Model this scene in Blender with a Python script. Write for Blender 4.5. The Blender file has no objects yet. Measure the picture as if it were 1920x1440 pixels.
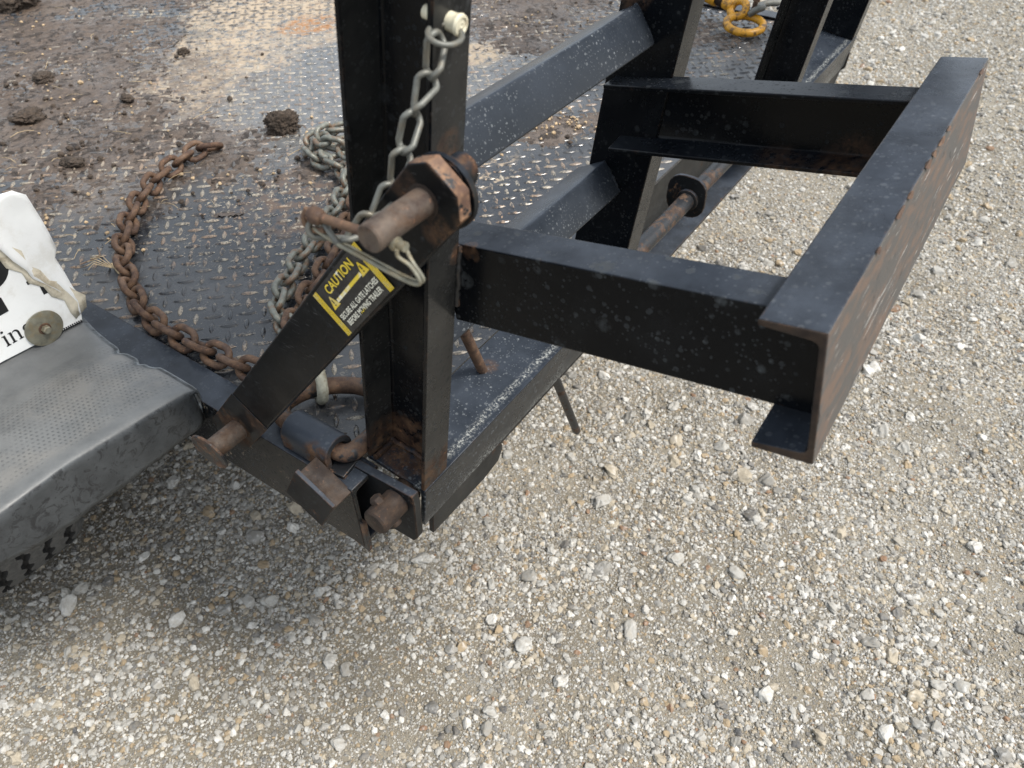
import bpy, bmesh, math, random
import numpy as np
from mathutils import Vector, Matrix

random.seed(7)
rng = np.random.default_rng(11)
scene = bpy.context.scene
COL = scene.collection
rad = math.radians

# ------------------------------------------------------------------ camera
cam_d = bpy.data.cameras.new('camera')
cam = bpy.data.objects.new('camera', cam_d)
COL.objects.link(cam)
scene.camera = cam
YAW, PITCH = 0.97763728, 0.77095198
fw = Vector((math.sin(YAW) * math.cos(PITCH), math.cos(YAW) * math.cos(PITCH), -math.sin(PITCH)))
rt = fw.cross(Vector((0, 0, 1))).normalized()
up = rt.cross(fw)
cam.matrix_world = Matrix(((rt.x, up.x, -fw.x, 0), (rt.y, up.y, -fw.y, 0), (rt.z, up.z, -fw.z, 1.25), (0, 0, 0, 1)))
cam_d.sensor_width = 36
cam_d.lens = 36 * 1431 / 1920
cam_d.clip_start = 0.02
cam_d.clip_end = 500
cam_d.dof.use_dof = True
cam_d.dof.focus_distance = 0.86
cam_d.dof.aperture_fstop = 10

# ------------------------------------------------------------------ sky and sun
SUN_EL, SUN_ROT = rad(57), rad(168)
world = bpy.data.worlds.new('World')
scene.world = world
world.use_nodes = True
wn = world.node_tree
sky = wn.nodes.new('ShaderNodeTexSky')
sky.sky_type = 'NISHITA'
sky.sun_disc = False
sky.sun_elevation = SUN_EL
sky.sun_rotation = SUN_ROT
sky.air_density = 1.0
sky.dust_density = 6.0
sky.ozone_density = 1.0
bg = wn.nodes['Background']
# thin broken overcast in front of the blue
tc = wn.nodes.new('ShaderNodeTexCoord')
cn = wn.nodes.new('ShaderNodeTexNoise')
cn.inputs['Scale'].default_value = 2.2
cn.inputs['Detail'].default_value = 6
cn.inputs['Roughness'].default_value = 0.6
wn.links.new(tc.outputs['Generated'], cn.inputs['Vector'])
cm = wn.nodes.new('ShaderNodeMapRange')
cm.inputs['From Min'].default_value = 0.38
cm.inputs['From Max'].default_value = 0.58
cm.inputs['To Min'].default_value = 0.45
cm.inputs['To Max'].default_value = 0.95
wn.links.new(cn.outputs['Fac'], cm.inputs['Value'])
cx_ = wn.nodes.new('ShaderNodeMix')
cx_.data_type = 'RGBA'
wn.links.new(cm.outputs[0], cx_.inputs[0])
wn.links.new(sky.outputs[0], cx_.inputs[6])
cx_.inputs[7].default_value = (5.5, 5.95, 6.4, 1)
wn.links.new(cx_.outputs[2], bg.inputs[0])
bg.inputs[1].default_value = 0.14
sun_d = bpy.data.lights.new('sun', 'SUN')
sun_d.energy = 2.9
sun_d.angle = rad(14)
sun_d.color = (1.0, 0.955, 0.89)
sun = bpy.data.objects.new('sun', sun_d)
COL.objects.link(sun)
sd = Vector((math.sin(SUN_ROT) * math.cos(SUN_EL), math.cos(SUN_ROT) * math.cos(SUN_EL), math.sin(SUN_EL)))
sun.rotation_euler = sd.to_track_quat('Z', 'Y').to_euler()
sun.location = sd * 12
scene.view_settings.view_transform = 'Standard'
scene.view_settings.look = 'None'
scene.view_settings.exposure = 0.66
scene.view_settings.gamma = 1.0
scene.view_settings.use_curve_mapping = False


# ------------------------------------------------------------------ node helper
class NB:
    def __init__(self, name):
        self.m = bpy.data.materials.new(name)
        self.m.use_nodes = True
        self.t = self.m.node_tree
        self.p = self.t.nodes['Principled BSDF']
        self.geo = self.t.nodes.new('ShaderNodeNewGeometry')
        self.pos = self.geo.outputs['Position']

    def link(self, a, b):
        if isinstance(a, (int, float)):
            b.default_value = a
        elif isinstance(a, (tuple, list)):
            b.default_value = tuple(a) if len(a) == len(b.default_value) else tuple(a) + (1.0,)
        else:
            self.t.links.new(a, b)

    def noise(self, scale, detail=4, rough=0.55, vec=None, dist=0.0, off=0.0):
        n = self.t.nodes.new('ShaderNodeTexNoise')
        n.inputs['Scale'].default_value = scale
        n.inputs['Detail'].default_value = detail
        n.inputs['Roughness'].default_value = rough
        n.inputs['Distortion'].default_value = dist
        v = vec if vec is not None else self.pos
        if off:
            v = self.vmath('ADD', v, (off, off * 0.7, -off))
        self.t.links.new(v, n.inputs['Vector'])
        return n.outputs['Fac']

    def voro(self, scale, feature='F1', out='Distance', vec=None, rnd=1.0):
        n = self.t.nodes.new('ShaderNodeTexVoronoi')
        n.feature = feature
        n.inputs['Scale'].default_value = scale
        n.inputs['Randomness'].default_value = rnd
        self.t.links.new(vec if vec is not None else self.pos, n.inputs['Vector'])
        return n.outputs[out]

    def vmath(self, op, a, b):
        n = self.t.nodes.new('ShaderNodeVectorMath')
        n.operation = op
        self.link(a, n.inputs[0])
        self.link(b, n.inputs[1])
        return n.outputs['Value'] if op in ('DISTANCE', 'DOT_PRODUCT', 'LENGTH') else n.outputs['Vector']

    def math(self, op, a, b=0.0, c=0.0):
        n = self.t.nodes.new('ShaderNodeMath')
        n.operation = op
        self.link(a, n.inputs[0])
        self.link(b, n.inputs[1])
        self.link(c, n.inputs[2])
        return n.outputs[0]

    def ramp(self, v, lo, hi, a=0.0, b=1.0, smooth=True):
        n = self.t.nodes.new('ShaderNodeMapRange')
        n.interpolation_type = 'SMOOTHSTEP' if smooth else 'LINEAR'
        n.clamp = True
        self.link(v, n.inputs['Value'])
        n.inputs['From Min'].default_value = lo
        n.inputs['From Max'].default_value = hi
        n.inputs['To Min'].default_value = a
        n.inputs['To Max'].default_value = b
        return n.outputs['Result']

    def mix(self, f, a, b):
        n = self.t.nodes.new('ShaderNodeMix')
        n.data_type = 'RGBA'
        self.link(f, n.inputs[0])
        self.link(a, n.inputs[6])
        self.link(b, n.inputs[7])
        return n.outputs[2]

    def mixf(self, f, a, b):
        n = self.t.nodes.new('ShaderNodeMix')
        n.data_type = 'FLOAT'
        self.link(f, n.inputs[0])
        self.link(a, n.inputs[2])
        self.link(b, n.inputs[3])
        return n.outputs[0]

    def edge(self, radius=0.002, lo=0.015, hi=0.12):
        b = self.t.nodes.new('ShaderNodeBevel')
        b.samples = 3
        b.inputs['Radius'].default_value = radius
        d = self.vmath('DOT_PRODUCT', b.outputs['Normal'], self.geo.outputs['Normal'])
        return self.ramp(self.math('SUBTRACT', 1.0, d), lo, hi)

    def blob(self, c, r, wob=0.35, scale=14.0):
        d = self.vmath('DISTANCE', self.pos, c)
        n = self.noise(scale, 5, 0.65)
        d2 = self.math('ADD', d, self.math('MULTIPLY', self.math('SUBTRACT', n, 0.5), r * wob * 3))
        return self.ramp(d2, r * 0.55, r * 1.05, 1.0, 0.0)

    def bump(self, h, strength=0.3, dist=0.002):
        b = self.t.nodes.new('ShaderNodeBump')
        b.inputs['Strength'].default_value = strength
        b.inputs['Distance'].default_value = dist
        self.link(h, b.inputs['Height'])
        self.t.links.new(b.outputs[0], self.p.inputs['Normal'])

    def out(self, col=None, rough=None, metal=None, spec=None):
        if col is not None:
            self.link(col, self.p.inputs['Base Color'])
        if rough is not None:
            self.link(rough, self.p.inputs['Roughness'])
        if metal is not None:
            self.link(metal, self.p.inputs['Metallic'])
        if spec is not None:
            self.p.inputs['Specular IOR Level'].default_value = spec
        return self.m


def rust_col(b, light=1.0):
    n = b.noise(60, 6, 0.7)
    n2 = b.noise(220, 4, 0.7)
    c = b.mix(b.ramp(n, 0.35, 0.68), (0.045 * light, 0.024 * light, 0.016 * light), (0.128 * light, 0.074 * light, 0.042 * light))
    return b.mix(b.ramp(n2, 0.58, 0.75), c, (0.28 * light, 0.135 * light, 0.07 * light))


def paint(name, base=(0.0022, 0.0030, 0.0044), r0=0.16, r1=0.34, specks=0.0, speckscale=120, dust_sheen=0.25, rust=0.12, edge=0.6,
          spots=(), blotch=0.0, rail=False, edge_r=0.002, chips=0.0, scr_amt=0.5):
    b = NB(name)
    big = b.noise(9, 5, 0.6)
    fine = b.noise(140, 5, 0.65)
    col = b.mix(b.math('MULTIPLY', b.ramp(b.noise(26, 6, 0.7), 0.42, 0.75), dust_sheen * 0.35), base, (0.034, 0.038, 0.043))
    rough = b.ramp(big, 0.3, 0.7, r0, r1)
    # blue-grey sky sheen put into the colour of faces that look upward
    sn = b.t.nodes.new('ShaderNodeSeparateXYZ')
    b.t.links.new(b.geo.outputs['Normal'], sn.inputs[0])
    upf = b.math('MULTIPLY', b.ramp(sn.outputs['Z'], 0.35, 0.95), b.ramp(b.noise(19, 6, 0.7, off=5.5), 0.30, 0.70, 0.35, 1.0))
    col = b.mix(b.math('MULTIPLY', upf, max(0.0, min(1.0, 0.35 + dust_sheen))), col, (0.050, 0.060, 0.077))
    # faces that look rearward painted lighter: road film plus their sunlit grey
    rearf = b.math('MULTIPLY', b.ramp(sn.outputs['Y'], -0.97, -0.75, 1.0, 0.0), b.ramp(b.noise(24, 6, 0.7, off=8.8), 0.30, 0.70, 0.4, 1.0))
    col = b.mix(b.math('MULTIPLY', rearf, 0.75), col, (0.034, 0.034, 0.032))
    if blotch:
        for sc, g in ((26, 0.54), (58, 0.56)):
            v = b.math('ADD', b.voro(sc), b.math('MULTIPLY', b.math('SUBTRACT', b.noise(sc * 3.5, 4, 0.6), 0.5), 0.25))
            m = b.math('MULTIPLY', b.ramp(v, 0.10, 0.26, 1.0, 0.0), b.ramp(b.voro(sc, out='Color'), g, g + 0.14))
            m = b.math('MULTIPLY', m, b.ramp(b.noise(260, 4, 0.7), 0.30, 0.6))
            col = b.mix(b.math('MULTIPLY', m, blotch), col, (0.050, 0.056, 0.060))
            rough = b.mixf(m, rough, 0.75)
    if specks:
        for sc, thr, gate in ((speckscale, 0.30, 0.52), (speckscale * 2.3, 0.34, 0.55)):
            v = b.voro(sc)
            m = b.math('MULTIPLY', b.ramp(v, thr * 0.7, thr, 1.0, 0.0), b.ramp(b.voro(sc, out='Color'), gate, gate + 0.04))
            m = b.math('MULTIPLY', m, b.ramp(b.noise(18, 4, 0.6), 0.36, 0.56))
            m = b.math('MULTIPLY', m, b.ramp(b.noise(sc * 4, 3, 0.6), 0.30, 0.52))
            col = b.mix(b.math('MULTIPLY', m, specks), col, (0.30, 0.325, 0.34))
            rough = b.mixf(m, rough, 0.7)
    if chips:
        cn_ = b.noise(135, 5, 0.7, dist=0.8)
        m = b.math('MULTIPLY', b.math('MULTIPLY', b.ramp(cn_, 0.615, 0.65), b.ramp(b.noise(24, 4, 0.6), 0.44, 0.56)), b.ramp(sn.outputs['Z'], 0.3, 0.7, 1.0, 0.0))
        col = b.mix(b.math('MULTIPLY', m, chips), col, (0.22, 0.175, 0.13))
        rough = b.mixf(m, rough, 0.8)
    if rail:
        # scuffed pale line along the outer edge of the flange
        sy = b.t.nodes.new('ShaderNodeSeparateXYZ')
        b.t.links.new(b.pos, sy.inputs[0])
        n = b.noise(90, 6, 0.75)
        yy = b.math('ADD', sy.outputs['Y'], b.math('MULTIPLY', b.math('SUBTRACT', b.noise(14, 3), 0.5), 0.012))
        band = b.math('MULTIPLY', b.ramp(yy, 0.346, 0.352), b.ramp(yy, 0.353, 0.360, 1.0, 0.0))
        m = b.math('MULTIPLY', band, b.ramp(b.noise(330, 5, 0.75), 0.46, 0.62))
        col = b.mix(b.math('MULTIPLY', m, 0.8), col, (0.36, 0.37, 0.35))
        rough = b.mixf(m, rough, 0.8)
    # fine scratches
    mp = b.t.nodes.new('ShaderNodeMapping')
    mp.inputs['Scale'].default_value = (60, 900, 240)
    mp.inputs['Rotation'].default_value = (0.5, 0.3, 0.8)
    b.t.links.new(b.pos, mp.inputs['Vector'])
    scr = b.ramp(b.noise(1.0, 3, 0.6, vec=mp.outputs[0]), 0.70, 0.76)
    col = b.mix(b.math('MULTIPLY', scr, b.ramp(b.noise(11, 3), 0.45, 0.7, 0.0, scr_amt)), col, (0.10, 0.10, 0.095))
    if scr_amt > 0.5:
        for rot, th in (((0.2, 0.9, 0.1), 0.665), ((1.3, 0.2, 0.5), 0.68)):
            mq = b.t.nodes.new('ShaderNodeMapping')
            mq.inputs['Scale'].default_value = (120, 45, 700)
            mq.inputs['Rotation'].default_value = rot
            b.t.links.new(b.pos, mq.inputs['Vector'])
            sq = b.ramp(b.noise(1.0, 3, 0.6, vec=mq.outputs[0]), th, th + 0.04)
            col = b.mix(b.math('MULTIPLY', b.math('MULTIPLY', sq, b.ramp(b.noise(16, 3), 0.42, 0.62)), scr_amt), col, (0.085, 0.088, 0.09))
    rc = rust_col(b)
    rn = b.noise(32, 7, 0.72)
    rm = b.ramp(rn, 0.70 - rust * 0.5, 0.78 - rust * 0.5) if rust > 0 else 0.0
    if edge:
        e = b.math('MULTIPLY', b.edge(edge_r), b.ramp(b.noise(75, 6, 0.75), 0.60 - edge * 0.22, 0.74 - edge * 0.22))
        rm = b.math('MAXIMUM', rm, e)
    for c, r, a in spots:
        rm = b.math('MAXIMUM', rm, b.math('MULTIPLY', b.math('MULTIPLY', b.blob(c, r), b.ramp(b.noise(85, 6, 0.75), 0.36, 0.58)), a))
    col = b.mix(rm, col, rc)
    rough = b.mixf(rm, rough, 0.82)
    b.bump(b.math('ADD', b.math('MULTIPLY', fine, 0.5), b.math('MULTIPLY', b.noise(28, 3), 1.2)), 0.12, 0.0015)
    return b.out(col, rough, 0.0, 0.15)


def rust(name, light=1.0, shine=0.0, paintleft=0.0):
    b = NB(name)
    col = rust_col(b, light)
    rough = b.ramp(b.noise(50, 4), 0.3, 0.7, 0.62, 0.9)
    metal = 0.0
    if shine:
        m = b.math('MULTIPLY', b.ramp(b.noise(45, 6, 0.7), 0.42, 0.62), shine)
        col = b.mix(m, col, (0.19, 0.165, 0.14))
        metal = b.math('MULTIPLY', m, 0.8)
        rough = b.mixf(m, rough, 0.38)
    if paintleft:
        m = b.ramp(b.noise(38, 7, 0.75), 0.60 - paintleft * 0.3, 0.64 - paintleft * 0.3)
        col = b.mix(m, col, (0.010, 0.011, 0.013))
        rough = b.mixf(m, rough, 0.4)
    b.bump(b.noise(260, 5, 0.7), 0.45, 0.0012)
    return b.out(col, rough, metal)


def simple(name, col, rough=0.5, metal=0.0, var=0.3, scale=60, bumpd=0.0, dirt=None, dirtamt=0.0):
    b = NB(name)
    n = b.noise(scale, 6, 0.65)
    c = b.mix(b.ramp(n, 0.3, 0.7), tuple(x * (1 - var) for x in col), tuple(min(1, x * (1 + var)) for x in col))
    if dirt:
        c = b.mix(b.math('MULTIPLY', b.ramp(b.noise(scale * 0.8, 7, 0.72, off=3.1), 0.47, 0.62), dirtamt), c, dirt)
    if bumpd:
        b.bump(b.noise(scale * 5, 5, 0.7), 0.5, bumpd)
    return b.out(c, b.ramp(n, 0.3, 0.7, max(0.05, rough - 0.1), min(1, rough + 0.1)), metal)


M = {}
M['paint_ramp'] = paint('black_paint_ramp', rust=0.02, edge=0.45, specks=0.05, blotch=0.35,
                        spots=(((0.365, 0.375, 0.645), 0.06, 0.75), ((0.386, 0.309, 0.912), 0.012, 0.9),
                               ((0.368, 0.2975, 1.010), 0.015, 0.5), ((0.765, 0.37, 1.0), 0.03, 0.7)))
M['paint_arm'] = paint('black_paint_arm', rust=-0.05, edge=0.25, specks=0.08, blotch=0.75, dust_sheen=0.3,
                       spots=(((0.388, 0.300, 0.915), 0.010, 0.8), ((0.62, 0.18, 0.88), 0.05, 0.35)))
M['paint_arm_far'] = paint('black_paint_far_arm', rust=-0.05, edge=0.25, specks=0.05, blotch=0.35, dust_sheen=-0.18,
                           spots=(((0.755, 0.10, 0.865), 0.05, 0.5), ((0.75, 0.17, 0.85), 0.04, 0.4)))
M['paint_cleat'] = paint('black_paint_cleat', base=(0.012, 0.0155, 0.021), rust=-0.1, edge=0.2, specks=0.27, speckscale=190, dust_sheen=0.5, r0=0.2, r1=0.36)
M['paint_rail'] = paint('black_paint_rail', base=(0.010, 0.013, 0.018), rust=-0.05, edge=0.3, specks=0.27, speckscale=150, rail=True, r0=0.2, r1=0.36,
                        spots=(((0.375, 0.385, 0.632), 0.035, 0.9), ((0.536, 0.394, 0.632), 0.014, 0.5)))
M['paint_foot'] = paint('black_paint_foot', base=(0.008, 0.010, 0.014), rust=-0.02, edge=0.5, specks=0.10, dust_sheen=0.45, r0=0.2, r1=0.36)
M['paint_side'] = paint('black_paint_side', base=(0.004, 0.005, 0.0065), rust=0.02, edge=0.7, specks=0.1, dust_sheen=0.4, chips=0.9)
M['paint_worn'] = paint('worn_black_paint', base=(0.006, 0.0068, 0.008), rust=0.2, edge=1.0, specks=0.12, dust_sheen=0.6, r0=0.35, r1=0.6)
M['paint_collar'] = paint('black_paint_collar', rust=0.0, edge=0.6, specks=0.0, dust_sheen=0.2, spots=(((0.322, 0.245, 1.036), 0.010, 0.9),))
M['paint_latch'] = paint('black_paint_latch', base=(0.0030, 0.0036, 0.0045), rust=0.0, edge=0.6, specks=0.05, dust_sheen=0.35, r0=0.25, r1=0.45, scr_amt=0.9,
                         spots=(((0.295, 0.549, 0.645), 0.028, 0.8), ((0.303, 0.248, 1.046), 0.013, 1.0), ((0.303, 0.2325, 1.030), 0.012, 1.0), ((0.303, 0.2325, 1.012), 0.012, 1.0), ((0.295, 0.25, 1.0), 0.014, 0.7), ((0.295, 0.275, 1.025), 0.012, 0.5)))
M['rust'] = rust('rust')
M['rust_chain'] = rust('rust_chain', 1.05)
M['rust_bright'] = rust('rust_bright', 1.75, 0.0, 0.15)
M['rust_ring'] = rust('rust_ring', 0.95, 0.0, 0.18)
M['rust_dark'] = rust('rust_dark', 0.30)
M['rust_shiny'] = rust('rust_shiny', 0.66, 0.38)
M['rust_paint'] = rust('rust_paint', 0.95, 0.0, 0.45)
M['galv'] = simple('galvanised_steel', (0.16, 0.166, 0.145), 0.5, 0.35, 0.3, 90, 0.0006, (0.17, 0.085, 0.04), 0.75)
M['galv_clean'] = simple('galvanised_wire', (0.125, 0.128, 0.115), 0.45, 0.3, 0.2, 90, 0.0004, (0.16, 0.12, 0.07), 0.35)
M['pale_steel'] = simple('pale_forged_steel', (0.34, 0.335, 0.27), 0.6, 0, 0.25, 110, 0.0008, (0.16, 0.13, 0.08), 0.6)
M['zinc'] = simple('zinc_plate', (0.22, 0.212, 0.165), 0.42, 0.4, 0.2, 120, 0.0004, (0.25, 0.19, 0.10), 0.5)
M['cream'] = simple('cream_plastic', (0.62, 0.58, 0.44), 0.5, 0, 0.12, 60, 0, (0.30, 0.17, 0.08), 0.5)
M['yellow'] = simple('yellow_paint', (0.55, 0.27, 0.02), 0.42, 0, 0.12, 50, 0.0005, (0.05, 0.025, 0.012), 0.9)
M['sign_white'] = simple('sign_white', (0.80, 0.81, 0.80), 0.45, 0, 0.04, 20, 0, (0.55, 0.52, 0.45), 0.35)
M['sign_beige'] = simple('sign_beige', (0.58, 0.53, 0.42), 0.6, 0, 0.15, 60, 0.0006, (0.25, 0.20, 0.13), 0.6)
M['black_print'] = simple('black_print', (0.012, 0.012, 0.013), 0.5, 0, 0.1)
M['sticker_black'] = simple('sticker_black', (0.012, 0.012, 0.013), 0.35, 0, 0.2, 120, 0, (0.05, 0.05, 0.05), 0.5)
M['sticker_yellow'] = simple('sticker_yellow', (0.72, 0.52, 0.03), 0.45, 0, 0.08, 150, 0, (0.62, 0.58, 0.38), 0.45)
def mud_mat():
    b = NB('mud')
    n = b.noise(7, 6, 0.68)
    f = b.noise(95, 6, 0.72)
    col = b.mix(b.ramp(f, 0.32, 0.68), (0.042, 0.029, 0.021), (0.112, 0.080, 0.058))
    col = b.mix(b.ramp(n, 0.42, 0.64, 0.0, 0.55), col, (0.118, 0.094, 0.076))
    col = b.mix(b.math('MULTIPLY', b.ramp(b.noise(210, 4, 0.7), 0.66, 0.72), 0.8), col, (0.30, 0.23, 0.16))
    lump = b.ramp(b.noise(42, 7, 0.74, dist=0.6), 0.52, 0.66)
    col = b.mix(b.math('MULTIPLY', lump, 0.7), col, (0.040, 0.028, 0.021))
    b.bump(b.math('ADD', b.math('MULTIPLY', f, 0.6), b.math('MULTIPLY', lump, 0.8)), 1.0, 0.006)
    return b.out(col, b.mixf(lump, b.ramp(b.noise(12, 5, 0.7, off=2.0), 0.36, 0.64, 0.26, 0.8), 0.9), 0.0, 0.6)


M['mud'] = mud_mat()
M['mud_clod'] = simple('mud_clod', (0.058, 0.043, 0.032), 0.95, 0, 0.5, 190, 0.006)
M['straw'] = simple('straw', (0.40, 0.31, 0.19), 0.8, 0, 0.25, 90)
M['pebble'] = simple('pebble', (0.38, 0.28, 0.17), 0.8, 0, 0.45, 40, 0.001)
M['bark'] = simple('twig_bark', (0.14, 0.10, 0.075), 0.9, 0, 0.4, 200)


def sticker_text_mat():
    b = NB('bleached_yellow_ink')
    n = b.noise(34, 3, 0.5)
    c = b.mix(b.ramp(n, 0.47, 0.53), (0.74, 0.56, 0.05), (0.82, 0.80, 0.68))
    c = b.mix(b.math('MULTIPLY', b.ramp(b.noise(330, 5, 0.75), 0.60, 0.66), 0.8), c, (0.03, 0.03, 0.03))
    return b.out(c, 0.5)


M['ink'] = sticker_text_mat()


def foot_face_mat():
    """outward web of the foot: paint scraped away to rust and bare metal in streaks"""
    b = NB('scraped_foot_web')
    mp = b.t.nodes.new('ShaderNodeMapping')
    mp.inputs['Scale'].default_value = (14, 60, 60)
    b.t.links.new(b.pos, mp.inputs['Vector'])
    st = b.noise(1.6, 7, 0.7, vec=mp.outputs[0])
    mp2 = b.t.nodes.new('ShaderNodeMapping')
    mp2.inputs['Scale'].default_value = (10, 200, 200)
    b.t.links.new(b.pos, mp2.inputs['Vector'])
    st2 = b.noise(1.2, 5, 0.75, vec=mp2.outputs[0])
    col = b.mix(b.ramp(st, 0.46, 0.60), (0.066, 0.062, 0.057), (0.112, 0.076, 0.056))
    col = b.mix(b.ramp(b.noise(90, 6, 0.7), 0.60, 0.70), col, (0.012, 0.012, 0.013))
    br = b.math('MULTIPLY', b.ramp(st2, 0.60, 0.65), b.ramp(b.noise(25, 3), 0.42, 0.55))
    col = b.mix(br, col, (0.62, 0.60, 0.58))
    b.bump(st2, 0.5, 0.0012)
    return b.out(col, b.mixf(br, 0.7, 0.35), b.math('MULTIPLY', br, 0.85))


M['foot_web'] = foot_face_mat()


def deck_mat(name, lug=False):
    b = NB(name)
    n1 = b.noise(5.0, 6, 0.62)
    n2 = b.noise(40, 6, 0.7)
    n3 = b.noise(170, 5, 0.7)
    pale = b.blob((1.10, 1.10, 0.625), 0.48, 0.3, 5)       # pale grey zone
    pale2 = b.blob((0.62, 0.85, 0.625), 0.19, 0.5, 9)
    black = (0.016, 0.018, 0.022)
    film = (0.085, 0.086, 0.088)
    col = b.mix(b.ramp(b.math('ADD', b.math('MULTIPLY', n1, 0.7), b.math('MULTIPLY', n2, 0.35)), 0.46, 0.64, 0.03, 0.40), black, film)
    col = b.mix(b.math('MULTIPLY', pale, b.ramp(n2, 0.3, 0.6, 0.35, 0.8)), col, (0.150, 0.152, 0.152))
    tan = b.math('MAXIMUM', b.math('MAXIMUM', b.blob((1.25, 1.50, 0.625), 0.24, 0.6, 7), b.blob((1.02, 1.43, 0.625), 0.15, 0.7, 8)), b.blob((0.88, 1.37, 0.625), 0.14, 0.8, 8))
    tan = b.math('MULTIPLY', tan, b.ramp(n2, 0.36, 0.56))
    tan = b.math('MAXIMUM', tan, b.math('MULTIPLY', b.blob((1.33, 0.98, 0.625), 0.09, 0.6, 8), b.ramp(n2, 0.36, 0.5)))
    tan = b.math('MAXIMUM', tan, b.math('MULTIPLY', b.blob((0.92, 0.72, 0.625), 0.10, 0.6, 8), b.ramp(n2, 0.54, 0.62)))
    if lug:
        tan = b.math('MULTIPLY', tan, 0.35)
    col = b.mix(tan, col, (0.36, 0.285, 0.20))
    org = b.math('MULTIPLY', b.blob((1.25, 1.40, 0.625), 0.07, 0.6, 12), b.ramp(n2, 0.42, 0.58))
    col = b.mix(org, col, (0.25, 0.12, 0.045))
    brown = b.math('MULTIPLY', b.math('MAXIMUM', b.blob((0.70, 0.86, 0.625), 0.13, 0.6, 10), b.blob((0.66, 0.66, 0.625), 0.10, 0.6, 10)), b.ramp(n2, 0.44, 0.60))
    col = b.mix(b.math('MULTIPLY', brown, 0.8), col, (0.13, 0.085, 0.058))
    bf = b.math('MAXIMUM', b.math('MAXIMUM', b.blob((0.64, 1.20, 0.625), 0.24, 0.5, 6), b.blob((0.74, 1.45, 0.625), 0.34, 0.5, 6)), b.blob((1.6, 1.02, 0.625), 0.22, 0.5, 6))
    bf = b.math('MULTIPLY', bf, b.ramp(b.noise(28, 6, 0.72, off=6.1), 0.34, 0.60, 0.15, 0.9))
    col = b.mix(bf, col, b.mix(b.ramp(n3, 0.35, 0.65), (0.062, 0.047, 0.037), (0.135, 0.108, 0.086)))
    rough = b.ramp(b.math('ADD', b.math('MULTIPLY', n2, 0.6), b.math('MULTIPLY', n1, 0.4)), 0.38, 0.62, 0.10, 0.42)
    rough = b.mixf(b.math('MAXIMUM', tan, brown), rough, 0.60)
    if lug:
        w = b.ramp(b.math('ADD', b.math('MULTIPLY', b.noise(12, 4, 0.6), 0.8), b.math('MULTIPLY', n3, 0.5)), 0.60, 0.74)
        zone = b.math('MAXIMUM', b.math('MAXIMUM', b.math('MULTIPLY', pale, 0.7), pale2), b.blob((0.85, 0.65, 0.625), 0.2, 0.5, 9))
        fine = b.noise(420, 5, 0.75)
        w2 = b.math('MULTIPLY', b.math('MAXIMUM', b.math('MULTIPLY', w, 0.6), b.math('MULTIPLY', zone, b.ramp(n3, 0.46, 0.60))), b.ramp(fine, 0.38, 0.58, 0.2, 1.0))
        col = b.mix(w2, col, b.mix(b.ramp(b.noise(22, 3), 0.4, 0.6), (0.50, 0.44, 0.34), (0.38, 0.26, 0.17)))
        rough = b.mixf(w2, rough, 0.5)
    else:
        # flecks of pale dried mud left round the lugs
        fl = b.math('MULTIPLY', b.ramp(b.noise(120, 6, 0.78), 0.57, 0.63), b.ramp(b.noise(7, 4), 0.36, 0.54))
        fl = b.math('MULTIPLY', fl, b.math('MAXIMUM', b.math('MAXIMUM', pale2, b.math('MULTIPLY', pale, 0.7)), 0.25))
        col = b.mix(fl, col, (0.42, 0.36, 0.27))
        rough = b.mixf(fl, rough, 0.75)
    b.bump(b.math('ADD', n3, n2), 0.16, 0.0015)
    b.out(col, rough, 0.0, 0.55)
    return b.m


M['deck'] = deck_mat('tread_plate_paint')
M['lug'] = deck_mat('tread_lug_worn', True)


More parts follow.
